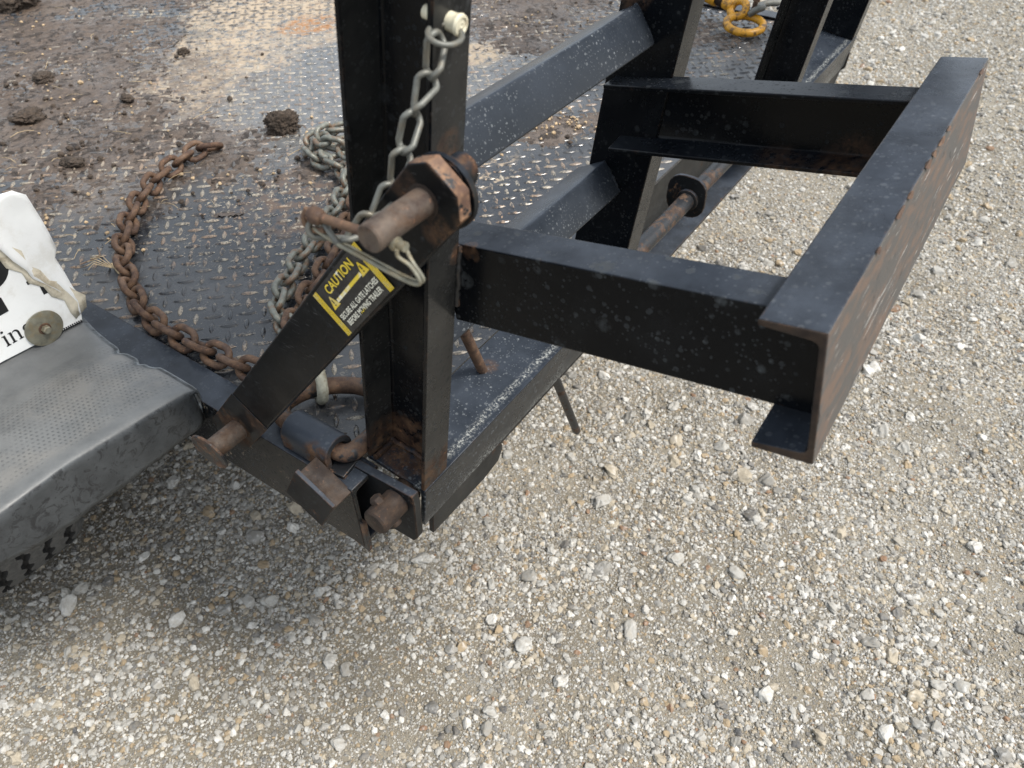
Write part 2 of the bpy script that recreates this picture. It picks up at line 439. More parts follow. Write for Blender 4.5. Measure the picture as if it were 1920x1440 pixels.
def fender_mat():
    b = NB('grey_fender_plastic')
    n = b.noise(16, 6, 0.65)
    f = b.noise(190, 4, 0.6)
    col = b.mix(b.ramp(n, 0.32, 0.68), (0.024, 0.027, 0.030), (0.048, 0.053, 0.057))
    sn = b.t.nodes.new('ShaderNodeSeparateXYZ')
    b.t.links.new(b.geo.outputs['Normal'], sn.inputs[0])
    col = b.mix(b.math('MULTIPLY', b.ramp(sn.outputs['Z'], 0.55, 0.95), b.ramp(b.noise(11, 6, 0.7, off=7.7), 0.3, 0.7, 0.35, 0.95)), col, (0.120, 0.124, 0.124))
    # rows of small perforations on the flat top, staggered
    s = b.t.nodes.new('ShaderNodeSeparateXYZ')
    b.t.links.new(b.pos, s.inputs[0])
    px = b.math('MULTIPLY', s.outputs['X'], 1 / 0.0052)
    py = b.math('MULTIPLY', s.outputs['Y'], 1 / 0.0056)
    row = b.math('FLOOR', py)
    px = b.math('ADD', px, b.math('MULTIPLY', b.math('MODULO', row, 2.0), 0.5))
    fx = b.math('SUBTRACT', b.math('FRACT', px), 0.5)
    fy = b.math('SUBTRACT', b.math('FRACT', py), 0.5)
    d = b.math('SQRT', b.math('ADD', b.math('MULTIPLY', fx, fx), b.math('MULTIPLY', fy, fy)))
    dot = b.ramp(d, 0.16, 0.30, 1.0, 0.0)
    flat = b.math('MULTIPLY', b.ramp(sn.outputs['Z'], 0.85, 0.95), b.math('MULTIPLY', b.ramp(s.outputs['Y'], 0.645, 0.66), b.ramp(s.outputs['Y'], 0.755, 0.785, 1.0, 0.0)))
    dm = b.math('MULTIPLY', b.math('MULTIPLY', dot, flat), b.ramp(b.noise(24, 4), 0.36, 0.55))
    col = b.mix(b.math('MULTIPLY', flat, b.ramp(b.noise(9, 5, 0.7, off=1.7), 0.40, 0.62, 0.0, 0.55)), col, (0.165, 0.157, 0.143))
    col = b.mix(b.math('MULTIPLY', dm, 0.55), col, (0.032, 0.035, 0.037))
    e = b.edge(0.006, 0.008, 0.12)
    col = b.mix(b.math('MULTIPLY', e, b.ramp(b.noise(30, 5, 0.7), 0.35, 0.65, 0.1, 0.85)), col, (0.27, 0.305, 0.33))  # pale rim highlight put into the colour along the edges
    # dark scuffs on the skirt
    sk = b.math('MULTIPLY', b.ramp(sn.outputs['Z'], 0.5, 0.8, 1.0, 0.0), b.ramp(b.noise(60, 7, 0.8, dist=1.6), 0.525, 0.575))
    col = b.mix(b.math('MULTIPLY', sk, 0.8), col, (0.012, 0.013, 0.015))
    ws = b.ramp(b.noise(75, 6, 0.8, off=2.3, dist=2.0), 0.70, 0.73)
    col = b.mix(b.math('MULTIPLY', ws, 0.5), col, (0.55, 0.56, 0.55))
    b.bump(b.math('ADD', b.math('MULTIPLY', f, 0.4), b.math('SUBTRACT', b.math('MULTIPLY', b.noise(14, 4), 2.0), b.math('MULTIPLY', dm, 1.0))), 0.35, 0.002)
    return b.out(col, b.ramp(n, 0.3, 0.7, 0.36, 0.55), 0.0)


M['fender'] = fender_mat()
M['tyre'] = simple('tyre_rubber', (0.075, 0.075, 0.073), 0.85, 0, 0.35, 130, 0.0015, (0.135, 0.13, 0.12), 0.6)
M['tyre_groove'] = simple('tyre_groove_rubber', (0.020, 0.020, 0.020), 0.9, 0, 0.2)


def stone_mat(name):
    b = NB(name)
    oi = b.t.nodes.new('ShaderNodeObjectInfo')
    r = oi.outputs['Random']
    cr = b.t.nodes.new('ShaderNodeValToRGB')
    cr.color_ramp.interpolation = 'CONSTANT'
    els = [(0.0, (0.47, 0.465, 0.44)), (0.16, (0.35, 0.346, 0.325)), (0.42, (0.235, 0.232, 0.218)), (0.56, (0.135, 0.136, 0.134)),
           (0.65, (0.38, 0.335, 0.26)), (0.80, (0.58, 0.57, 0.535)), (0.87, (0.31, 0.235, 0.145)), (0.95, (0.21, 0.12, 0.07)), (0.963, (0.075, 0.078, 0.082)), (0.985, (0.33, 0.31, 0.27))]
    e = cr.color_ramp.elements
    e[0].position, e[0].color = els[0][0], els[0][1] + (1,)
    e[1].position, e[1].color = els[1][0], els[1][1] + (1,)
    for p, c in els[2:]:
        x = e.new(p)
        x.color = c + (1,)
    b.t.links.new(r, cr.inputs[0])
    n = b.noise(130, 5, 0.7)
    c = b.mix(b.ramp(n, 0.3, 0.7, 0.0, 0.5), cr.outputs[0], (0.225, 0.19, 0.14))
    c = b.mix(b.ramp(b.noise(60, 4, 0.6, off=4.0), 0.55, 0.72, 0.0, 0.5), c, (0.66, 0.65, 0.63))
    b.bump(b.noise(420, 4, 0.7), 0.4, 0.0008)
    return b.out(c, 0.85)


M['stone'] = stone_mat('gravel_stone')


def ground_mat():
    b = NB('gravel_fines')
    n = b.noise(2.6, 6, 0.65)
    g = b.noise(380, 5, 0.75)
    v = b.voro(330, out='Color')
    vd = b.voro(330)
    v2 = b.voro(150, out='Color')
    vd2 = b.voro(150)
    base = b.mix(b.ramp(n, 0.35, 0.65), (0.150, 0.131, 0.097), (0.235, 0.212, 0.168))
    gr = b.t.nodes.new('ShaderNodeValToRGB')
    gr.color_ramp.elements[0].color = (0.12, 0.105, 0.085, 1)
    gr.color_ramp.elements[1].color = (0.50, 0.47, 0.42, 1)
    x = gr.color_ramp.elements.new(0.45)
    x.color = (0.25, 0.21, 0.165, 1)
    x = gr.color_ramp.elements.new(0.7)
    x.color = (0.36, 0.345, 0.32, 1)
    b.t.links.new(v, gr.inputs[0])
    col = b.mix(b.math('MULTIPLY', b.ramp(vd, 0.25, 0.5, 1.0, 0.0), 0.75), base, gr.outputs[0])
    gr2 = b.t.nodes.new('ShaderNodeValToRGB')
    gr2.color_ramp.elements[0].color = (0.17, 0.165, 0.155, 1)
    gr2.color_ramp.elements[1].color = (0.52, 0.50, 0.46, 1)
    b.t.links.new(v2, gr2.inputs[0])
    sel = b.math('MULTIPLY', b.ramp(vd2, 0.30, 0.42, 1.0, 0.0), b.ramp(b.noise(40, 3), 0.45, 0.6))
    col = b.mix(sel, col, gr2.outputs[0])
    h = b.math('ADD', b.math('MULTIPLY', b.ramp(vd, 0.1, 0.6, 1.0, 0.0), 0.5), b.math('MULTIPLY', sel, 1.0))
    b.bump(b.math('ADD', h, b.math('MULTIPLY', g, 0.5)), 0.9, 0.003)
    return b.out(col, 0.95)


M['ground'] = ground_mat()


# ------------------------------------------------------------------ mesh helpers
class MB:
    """collects verts and faces for one mesh object"""

    def __init__(self):
        self.v, self.f, self.mi = [], [], []
        self.cur = 0

    def add(self, vs, fs):
        o = len(self.v)
        self.v += [tuple(v) for v in vs]
        self.f += [tuple(i + o for i in f) for f in fs]
        self.mi += [self.cur] * len(fs)

    def extrude(self, poly, org, u, v, w, capstart=True, capend=True):
        """closed 2D polygon in axes u, v extruded along vector w"""
        org, u, v, w = map(Vector, (org, u, v, w))
        n = len(poly)
        a = [org + u * p[0] + v * p[1] for p in poly]
        c = [p + w for p in a]
        area = sum(poly[i][0] * poly[(i + 1) % n][1] - poly[(i + 1) % n][0] * poly[i][1] for i in range(n))
        flip = (u.cross(v).dot(w) > 0) != (area > 0)
        fs = []
        for i in range(n):
            j = (i + 1) % n
            q = (i, j, n + j, n + i)
            fs.append(q[::-1] if flip else q)
        lo = tuple(range(n))
        hi = tuple(range(n, 2 * n))
        if capstart:
            fs.append(lo if flip else lo[::-1])
        if capend:
            fs.append(hi[::-1] if flip else hi)
        self.add(a + c, fs)

    def box(self, c, size, R=None):
        x, y, z = (s / 2 for s in size)
        vs = [Vector((a * x, b * y, d * z)) for a in (-1, 1) for b in (-1, 1) for d in (-1, 1)]
        if R is not None:
            vs = [R @ q for q in vs]
        c = Vector(c)
        self.add([q + c for q in vs], [(0, 1, 3, 2), (4, 6, 7, 5), (0, 4, 5, 1), (2, 3, 7, 6), (0, 2, 6, 4), (1, 5, 7, 3)])

    def tube(self, pts, r, n=8, closed=False, caps=True, radii=None):
        pts = [Vector(p) for p in pts]
        m = len(pts)
        tang = []
        for i in range(m):
            if closed:
                t = pts[(i + 1) % m] - pts[i - 1]
            else:
                t = pts[min(i + 1, m - 1)] - pts[max(i - 1, 0)]
            tang.append(t.normalized())
        nrm = tang[0].orthogonal().normalized()
        rings = []
        for i in range(m):
            if i:
                nrm = (nrm - tang[i] * nrm.dot(tang[i])).normalized()
            rings.append((nrm.copy(), tang[i].cross(nrm).normalized()))
        shift = 0
        if closed:
            a, bb = rings[-1]
            t = tang[0]
            a2 = (a - t * a.dot(t)).normalized()
            ang = math.atan2(a2.dot(rings[0][1]), a2.dot(rings[0][0]))
            for i in range(m):
                w = -ang * i / m
                p, q = rings[i]
                rings[i] = (p * math.cos(w) + q * math.sin(w), q * math.cos(w) - p * math.sin(w))
        vs = []
        for i in range(m):
            rr = radii[i] if radii else r
            for k in range(n):
                a = 2 * math.pi * k / n
                vs.append(pts[i] + (rings[i][0] * math.cos(a) + rings[i][1] * math.sin(a)) * rr)
        fs = []
        for i in range(m if closed else m - 1):
            j = (i + 1) % m
            for k in range(n):
                l = (k + 1) % n
                fs.append((i * n + k, i * n + l, j * n + l, j * n + k))
        if not closed and caps:
            fs.append(tuple(range(n))[::-1])
            fs.append(tuple((m - 1) * n + k for k in range(n)))
        self.add(vs, fs)

    def lathe(self, prof, org, axis, n=20, ref=None):
        """prof: list of (t along axis, radius)"""
        org, axis = Vector(org), Vector(axis).normalized()
        a = Vector(ref) if ref else axis.orthogonal().normalized()
        a = (a - axis * a.dot(axis)).normalized()
        c = axis.cross(a)
        vs, fs = [], []
        for t, r in prof:
            for k in range(n):
                w = 2 * math.pi * k / n
                vs.append(org + axis * t + (a * math.cos(w) + c * math.sin(w)) * r)
        m = len(prof)
        for i in range(m - 1):
            for k in range(n):
                l = (k + 1) % n
                fs.append((i * n + k, i * n + l, (i + 1) * n + l, (i + 1) * n + k))
        fs.append(tuple(range(n))[::-1])
        fs.append(tuple((m - 1) * n + k for k in range(n)))
        self.add(vs, fs)

    def mesh(self, name, mats, smooth=35, recalc=False):
        me = bpy.data.meshes.new(name)
        me.from_pydata(self.v, [], self.f)
        for m in (mats if isinstance(mats, (list, tuple)) else [mats]):
            me.materials.append(m)
        if any(self.mi):
            me.polygons.foreach_set('material_index', self.mi)
        if recalc:
            bm = bmesh.new()
            bm.from_mesh(me)
            bmesh.ops.recalc_face_normals(bm, faces=bm.faces)
            bm.to_mesh(me)
            bm.free()
        if smooth:
            me.shade_smooth()
            me.set_sharp_from_angle(angle=rad(smooth))
        me.update()
        return me

    def build(self, name, mats, parent=None, bevel=0.0, smooth=35, recalc=False, seg=2):
        ob = bpy.data.objects.new(name, self.mesh(name, mats, smooth, recalc))
        COL.objects.link(ob)
        if parent is not None:
            ob.parent = parent
            rootp = parent
            loc = Vector((0, 0, 0))
            while rootp is not None:
                loc += rootp.location
                rootp = rootp.parent
            ob.location = -loc
        if bevel:
            md = ob.modifiers.new('bevel', 'BEVEL')
            md.width = bevel
            md.segments = seg
            md.limit_method = 'ANGLE'
            md.angle_limit = rad(40)
            md.harden_normals = False
        return ob


def tag(o, label=None, cat=None, group=None, kind=None):
    if label:
        o['label'] = label
    if cat:
        o['category'] = cat
    if group:
        o['group'] = group
    if kind:
        o['kind'] = kind
    return o


def thing(name, loc, label, cat, group=None):
    o = bpy.data.objects.new(name, None)
    o.empty_display_size = 0.05
    COL.objects.link(o)
    o.location = loc
    return tag(o, label, cat, group)


def vnoise(x, y, scale, seed, octs=4, gain=0.55):
    r = np.random.default_rng(seed)
    T = r.random((256, 256))
    s = np.zeros_like(x)
    amp, tot, sc = 1.0, 0.0, scale
    for o in range(octs):
        fx, fy = x * sc + 17.3 * o, y * sc + 5.1 * o
        ix, iy = np.floor(fx).astype(int), np.floor(fy).astype(int)
        tx, ty = fx - ix, fy - iy
        tx, ty = tx * tx * (3 - 2 * tx), ty * ty * (3 - 2 * ty)
        g = lambda a, c: T[a % 256, c % 256]
        s += amp * ((g(ix, iy) * (1 - tx) + g(ix + 1, iy) * tx) * (1 - ty) + (g(ix, iy + 1) * (1 - tx) + g(ix + 1, iy + 1) * tx) * ty)
        tot += amp
        amp *= gain
        sc *= 2.03
    return s / tot


def grid_mesh(name, xs, ys, zf, mat, smooth=True):
    X, Y = np.meshgrid(xs, ys, indexing='ij')
    Z = zf(X, Y)
    vs = np.stack([X, Y, Z], -1).reshape(-1, 3)
    nx, ny = len(xs), len(ys)
    i = np.arange(nx * ny).reshape(nx, ny)
    fs = np.stack([i[:-1, :-1], i[1:, :-1], i[1:, 1:], i[:-1, 1:]], -1).reshape(-1, 4)
    me = bpy.data.meshes.new(name)
    me.from_pydata(vs.tolist(), [], fs.tolist())
    me.materials.append(mat)
    if smooth:
        me.shade_smooth()
    return me


def smooth_path(pts, n, closed=False):
    """Catmull-Rom through pts"""
    pts = [Vector(p) for p in pts]
    m = len(pts)
    out = []
    segs = m if closed else m - 1
    for i in range(segs):
        if closed:
            p0, p1, p2, p3 = pts[i - 1], pts[i], pts[(i + 1) % m], pts[(i + 2) % m]
        else:
            p0, p1, p2, p3 = pts[max(i - 1, 0)], pts[i], pts[i + 1], pts[min(i + 2, m - 1)]
        for k in range(n):
            t = k / n
            out.append(0.5 * ((2 * p1) + (p2 - p0) * t + (2 * p0 - 5 * p1 + 4 * p2 - p3) * t * t + (3 * p1 - p0 - 3 * p2 + p3) * t ** 3))
    if not closed:
        out.append(pts[-1])
    return out


def resample(pts, step):
    out = [pts[0]]
    acc = 0.0
    prev = pts[0]
    for q in pts[1:]:
        seg = (q - prev).length
        while acc + seg >= step:
            t = (step - acc) / seg
            prev = prev + (q - prev) * t
            out.append(prev)
            seg = (q - prev).length
            acc = 0.0
        acc += seg
        prev = q
    return out


# gate frame: lean of the ramps and tilt of the legs
LEAN, TILT = 0.1146295, 0.1841351
U = Vector((0, -math.sin(LEAN), math.cos(LEAN)))          # up along a ramp post
N = Vector((0, -math.cos(LEAN), -math.sin(LEAN)))         # outward normal of a ramp
A = Vector((0, -math.cos(TILT), math.sin(TILT)))          # outward along a leg
W = Vector((0, math.sin(TILT), math.cos(TILT)))           # up across a leg
XA = Vector((1, 0, 0))
Q = Vector((0.3873, 0.3087, 0.9282))
CX = 1.11                                                 # middle of the trailer


def G(x, s, n):
    return Vector((x, Q.y, Q.z)) + U * s + N * n


# ------------------------------------------------------------------ ground
def ground_z(x, y):
    return (vnoise(x, y, 1.7, 3, 4) - 0.5) * 0.035 + (vnoise(x, y, 14, 5, 3) - 0.5) * 0.008


def axis_coords(lo, hi, step, far):
    c = list(np.arange(lo, hi + 1e-6, step))
    d = step
    a, z = lo, hi
    left, right = [], []
    while a > -far:
        d *= 1.35
        a -= d
        left.append(a)
        z += d
        right.append(z)
    return np.array(left[::-1] + c + right)


gm = grid_mesh('ground', axis_coords(-1.2, 6.0, 0.03, 70), axis_coords(-1.6, 3.0, 0.03, 70), ground_z, M['ground'])
go = bpy.data.objects.new('ground', gm)
COL.objects.link(go)
tag(go, 'bare sandy ground of the gravel yard under the trailer', None, None, 'structure')


def stone_group(name, density, smin, smax, power, seed, subdiv, clump):
    ng = bpy.data.node_groups.new(name, 'GeometryNodeTree')
    ng.interface.new_socket('Geometry', in_out='INPUT', socket_type='NodeSocketGeometry')
    ng.interface.new_socket('Geometry', in_out='OUTPUT', socket_type='NodeSocketGeometry')
    nd, lk = ng.nodes, ng.links
    gi, gout = nd.new('NodeGroupInput'), nd.new('NodeGroupOutput')
    dp = nd.new('GeometryNodeDistributePointsOnFaces')
    dp.inputs['Density'].default_value = density
    dp.inputs['Seed'].default_value = seed
    lk.new(gi.outputs[0], dp.inputs['Mesh'])
    if clump:
        p = nd.new('GeometryNodeInputPosition')
        nt = nd.new('ShaderNodeTexNoise')
        nt.inputs['Scale'].default_value = 3.2
        nt.inputs['Detail'].default_value = 5
        nt.inputs['Roughness'].default_value = 0.65
        lk.new(p.outputs[0], nt.inputs['Vector'])
        mr = nd.new('ShaderNodeMapRange')
        mr.inputs['From Min'].default_value = 0.40
        mr.inputs['From Max'].default_value = 0.60
        mr.inputs['To Min'].default_value = density * (1 - clump)
        mr.inputs['To Max'].default_value = density * (1 + clump)
        lk.new(nt.outputs['Fac'], mr.inputs['Value'])
        lk.new(mr.outputs[0], dp.inputs['Density'])
    jn = nd.new('GeometryNodeJoinGeometry')
    for k in range(9):
        ico = nd.new('GeometryNodeMeshIcoSphere')
        ico.inputs['Radius'].default_value = 0.5
        ico.inputs['Subdivisions'].default_value = subdiv
        sp = nd.new('GeometryNodeSetPosition')
        pn = nd.new('GeometryNodeInputPosition')
        ad = nd.new('ShaderNodeVectorMath')
        ad.operation = 'ADD'
        ad.inputs[1].default_value = (seed * 3.1 + k * 7.7, k * 3.3, -k * 5.1)
        lk.new(pn.outputs[0], ad.inputs[0])
        nt = nd.new('ShaderNodeTexNoise')
        nt.inputs['Scale'].default_value = 1.5
        nt.inputs['Detail'].default_value = 2
        lk.new(ad.outputs[0], nt.inputs['Vector'])
        sb = nd.new('ShaderNodeVectorMath')
        sb.operation = 'SUBTRACT'
        sb.inputs[1].default_value = (0.5, 0.5, 0.5)
        lk.new(nt.outputs['Color'], sb.inputs[0])
        sc = nd.new('ShaderNodeVectorMath')
        sc.operation = 'SCALE'
        sc.inputs['Scale'].default_value = 0.86
        lk.new(sb.outputs[0], sc.inputs[0])
        lk.new(ico.outputs['Mesh'], sp.inputs['Geometry'])
        lk.new(sc.outputs[0], sp.inputs['Offset'])
        tr = nd.new('GeometryNodeTransform')
        rr = random.Random(seed * 31 + k)
        tr.inputs['Scale'].default_value = (rr.uniform(0.85, 1.35), rr.uniform(0.7, 0.95), rr.uniform(0.5, 0.78))
        lk.new(sp.outputs[0], tr.inputs['Geometry'])
        sm = nd.new('GeometryNodeSetMaterial')
        sm.inputs['Material'].default_value = M['stone']
        ss = nd.new('GeometryNodeSetShadeSmooth')
        ss.inputs['Shade Smooth'].default_value = subdiv > 3
        lk.new(tr.outputs[0], ss.inputs['Geometry'])
        lk.new(ss.outputs[0], sm.inputs['Geometry'])
        gti = nd.new('GeometryNodeGeometryToInstance')
        lk.new(sm.outputs[0], gti.inputs[0])
        lk.new(gti.outputs[0], jn.inputs[0])
    io = nd.new('GeometryNodeInstanceOnPoints')
    io.inputs['Pick Instance'].default_value = True
    lk.new(dp.outputs['Points'], io.inputs['Points'])
    lk.new(jn.outputs[0], io.inputs['Instance'])
    ri = nd.new('FunctionNodeRandomValue')
    ri.data_type = 'INT'
    ri.inputs['Min'].default_value if False else None
    for s in ri.inputs:
        if s.enabled and s.name == 'Min':
            s.default_value = 0
        if s.enabled and s.name == 'Max':
            s.default_value = 8
        if s.name == 'Seed':
            s.default_value = seed + 4
    lk.new([o for o in ri.outputs if o.enabled][0], io.inputs['Instance Index'])
    rv = nd.new('FunctionNodeRandomValue')
    rv.data_type = 'FLOAT_VECTOR'
    for s in rv.inputs:
        if s.enabled and s.name == 'Min':
            s.default_value = (-0.45, -0.45, 0)
        if s.enabled and s.name == 'Max':
            s.default_value = (0.45, 0.45, 6.28)
        if s.name == 'Seed':
            s.default_value = seed + 9
    lk.new([o for o in rv.outputs if o.enabled][0], io.inputs['Rotation'])
    rs = nd.new('FunctionNodeRandomValue')
    rs.data_type = 'FLOAT'
    for s in rs.inputs:
        if s.enabled and s.name == 'Min':
            s.default_value = 0.0
        if s.enabled and s.name == 'Max':
            s.default_value = 1.0
        if s.name == 'Seed':
            s.default_value = seed + 15
    pw = nd.new('ShaderNodeMath')
    pw.operation = 'POWER'
    pw.inputs[1].default_value = power
    lk.new([o for o in rs.outputs if o.enabled][0], pw.inputs[0])
    mr = nd.new('ShaderNodeMapRange')
    mr.inputs['To Min'].default_value = smin
    mr.inputs['To Max'].default_value = smax
    lk.new(pw.outputs[0], mr.inputs['Value'])
    lk.new(mr.outputs[0], io.inputs['Scale'])
    lk.new(io.outputs[0], gout.inputs[0])
    return ng


def gravel(name, label, x0, x1, y0, y1, keep, layers):
    for li, (dens, smin, smax, power, subdiv, clump, zoff) in enumerate(layers):
        xs, ys = np.arange(x0, x1 + 1e-6, 0.05), np.arange(y0, y1 + 1e-6, 0.05)
        X, Y = np.meshgrid(xs, ys, indexing='ij')
        Z = ground_z(X, Y) + zoff
        nx, ny = len(xs), len(ys)
        idx = np.arange(nx * ny).reshape(nx, ny)
        fs = []
        for i in range(nx - 1):
            for j in range(ny - 1):
                if keep(xs[i] + 0.025, ys[j] + 0.025):
                    fs.append((int(idx[i, j]), int(idx[i + 1, j]), int(idx[i + 1, j + 1]), int(idx[i, j + 1])))
        me = bpy.data.meshes.new(name)
        me.from_pydata(np.stack([X, Y, Z], -1).reshape(-1, 3).tolist(), [], fs)
        ob = bpy.data.objects.new(name, me)
        COL.objects.link(ob)
        md = ob.modifiers.new('stones', 'NODES')
        md.node_group = stone_group(f'{name}_nodes', dens, smin, smax, power, 11 + li * 13 + int(x0 * 7), subdiv, clump)
        tag(ob, label[li], None, None, 'stuff')


near = lambda x, y: (y > -0.75 and y < 1.75 and x > -0.35 and x < 2.4 and y > 0.62 - 1.35 * (x + 0.3) - 0.12 and y < 1.75 - 0.45 * max(0, x - 0.3))
gravel('gravel', ['fine grit between the stones of the gravel yard', 'small grey and tan gravel over the yard', 'larger pale stones lying loose on the gravel'],
       -0.4, 2.4, -0.8, 1.75, near,
       [(60000, 0.0022, 0.0060, 1.5, 2, 0.55, 0.0003), (6800, 0.0055, 0.0135, 2.1, 3, 0.6, 0.0012), (170, 0.014, 0.033, 2.4, 4, 0.6, 0.003)])
far = lambda x, y: x > 2.4 and y < 1.9 and y > -1.0
gravel('gravel', ['small far gravel stretching away behind the trailer', 'larger far stones on the gravel behind the trailer'],
       2.4, 7.0, -1.0, 1.9, far,
       [(11000, 0.004, 0.013, 1.8, 1, 0.4, 0.0010), (260, 0.014, 0.034, 2.0, 2, 0.4, 0.003)])

# ------------------------------------------------------------------ trailer
DZ = 0.625
tr = thing('trailer', (CX, 1.5, 0), 'black flatbed trailer with a steel tread plate deck and muddy floor', 'trailer')

XL, XR = 0.308, 2 * CX - 0.308
mb = MB()
mb.box(((XL + XR) / 2, 0.43 + 2.6, DZ - 0.004), (XR - XL - 0.082, 5.2, 0.006))
deck = mb.build('deck_plate', M['deck'], tr)
# raised lugs of the tread plate, all one pressed relief
mb = MB()
P = 0.0305
L2 = [(-0.0125, 0), (-0.0065, 0.0027), (0.0, 0.0036), (0.0065, 0.0027), (0.0125, 0), (0.0065, -0.0027), (0, -0.0036), (-0.0065, -0.0027)]
zt = DZ - 0.001
c45 = math.sqrt(0.5)
nxl = int((1.90 - 0.35) / P)
for i in range(nxl):
    for j in range(int(2.45 / P)):
        for k in range(2):
            cx = 0.352 + (i + 0.5 * k) * P + 0.008
            cy = 0.437 + (j + 0.5 * k) * P + 0.008
            if cx > 1.868 or cx < 0.356:
                continue
            if cy > 0.9 + 1.3 * cx + 0.7:
                continue
            s = 1 if k else -1
            ax, ay = c45, s * c45
            vs, vt = [], []
            for (a, b_) in L2:
                vs.append((cx + a * ax - b_ * ay, cy + a * ay + b_ * ax, zt - 0.0003))
            for (a, b_) in L2:
                a2, b2 = a * 0.72, b_ * 0.5
                vt.append((cx + a2 * ax - b2 * ay, cy + a2 * ay + b2 * ax, zt + 0.0019))
            fs = [(m, (m + 1) % 8, 8 + (m + 1) % 8, 8 + m) for m in range(8)] + [tuple(range(8, 16))]
            mb.add(vs + vt, fs)
lug = mb.build('tread_lugs', M['lug'], deck, smooth=60)
lug['kind'] = 'stuff'


# mud smeared over the deck: a bumpy layer the lugs poke through
def mudmask(x, y):
    def b(cx, cy, r, a=1.0):
        return a * np.clip(1.25 - np.hypot(x - cx, y - cy) / r, 0, 1)
    m = np.zeros_like(x)
    for c in ((0.62, 1.30, 0.22, 0.72), (0.66, 1.52, 0.18), (0.60, 1.14, 0.14, 0.5), (0.88, 1.85, 0.26, 0.9), (1.05, 2.15, 0.33), (0.47, 1.35, 0.2, 0.7), (0.70, 1.02, 0.12, 0.5),
              (0.63, 1.75, 0.33), (0.8, 2.3, 0.5), (1.12, 1.86, 0.16, 0.6)):
        m = np.maximum(m, b(*c))
    for c in ((1.62, 1.06, 0.17), (1.50, 1.02, 0.13), (1.78, 0.98, 0.15), (1.44, 0.93, 0.08), (1.75, 1.2, 0.2)):
        m = np.maximum(m, b(*c))
    m = np.maximum(m, b(1.13, 0.66, 0.075, 0.9))
    m = np.maximum(m, b(1.20, 0.62, 0.06, 0.8))
    m = np.maximum(m, b(0.84, 1.06, 0.07, 0.6))
    m = np.maximum(m, b(1.70, 0.66, 0.10, 0.55))
    return m


def mud_z(x, y):
    m = mudmask(x, y)
    n1 = vnoise(x, y, 9, 21, 5, 0.6)
    n2 = vnoise(x, y, 55, 22, 4, 0.6)
    n3 = vnoise(x, y, 130, 23, 2, 0.6)
    h = m * 0.0040 + (n1 - 0.60) * 0.011 + (n2 - 0.5) * 0.0055 + (n3 - 0.5) * 0.0032
    h = np.where(m <= 0.01, -0.01, h)
    return zt + np.clip(h, -0.006, 0.009)


mme = grid_mesh('mud_layer', np.arange(0.352, 1.868, 0.0055), np.arange(0.44, 2.75, 0.0065), mud_z, M['mud'])
# keep only faces near or above the plate
bm = bmesh.new()
bm.from_mesh(mme)
bmesh.ops.delete(bm, geom=[v for v in bm.verts if v.co.z < zt - 0.0035], context='VERTS')
bm.to_mesh(mme)
bm.free()
mud = bpy.data.objects.new('mud_layer', mme)
COL.objects.link(mud)
mud.parent = deck
mud['kind'] = 'stuff'


def channel(F, H, tw, tf, r=0.004):
    """C section: web along v from 0 to H at u = 0, flanges out to u = F (rolled taper)"""
    return [(0, 0), (F, 0), (F, tf * 0.65), (tw + r, tf * 1.05), (tw + r * 0.3, tf * 1.05 + r * 0.3), (tw, tf * 1.05 + r),
            (tw, H - tf * 1.05 - r), (tw + r * 0.3, H - tf * 1.05 - r * 0.3), (tw + r, H - tf * 1.05), (F, H - tf * 0.65), (F, H), (0, H)]


# side rails: rolled channel, web outward, flanges in over the deck edge
for side in (0, 1):
    mb = MB()
    pr = channel(0.041, 0.100, 0.006, 0.0075)
    if side == 0:
        mb.extrude(pr, (XL, 0.405, 0.630 - 0.100), (1, 0, 0), (0, 0, 1), (0, 5.0, 0))
    else:
        mb.extrude(pr, (XR, 0.405, 0.630 - 0.100), (-1, 0, 0), (0, 0, 1), (0, 5.0, 0))
    mb.build('side_rail', M['paint_side'], tr, bevel=0.0012)
# rear cross beam under the deck edge
mb = MB()
mb.extrude(channel(0.045, 0.150, 0.006, 0.0075), (0.46, 0.4405, 0.470), (0, 1, 0), (0, 0, 1), (2 * CX - 0.92, 0, 0))
mb.box((CX, 0.424, 0.4665), (2 * CX - 0.94, 0.05, 0.006))
mb.build('rear_beam', paint('beam_paint', base=(0.014, 0.014, 0.014), rust=0.16, edge=0.8, specks=0.1, dust_sheen=0.8, r0=0.35, r1=0.6), tr, bevel=0.001)
mb = MB()
for yy in (1.0, 1.6, 2.2, 2.8):
    mb.box((CX, yy, 0.56), (XR - XL - 0.05, 0.05, 0.09))
mb.build('cross_members', M['paint_worn'], tr)

# hinge pipe along the rear edge and its lugs
HY, HZ = 0.372, 0.610
mb = MB()
mb.tube([(0.337 + i * 0.07, HY, HZ) for i in range(23)], 0.0135, 16)
mb.build('hinge_pipe', rust('pipe_rust', 0.6, 0.0, 0.5), tr)


def rounded(cx, cy, w, h, r, n=4):
    pts = []
    for (sx, sy, a0) in ((1, 1, 0), (-1, 1, 90), (-1, -1, 180), (1, -1, 270)):
        for k in range(n + 1):
            a = rad(a0 + 90 * k / n)
            pts.append((cx + sx * (w / 2 - r) + r * math.cos(a), cy + sy * (h / 2 - r) + r * math.sin(a)))
    return pts


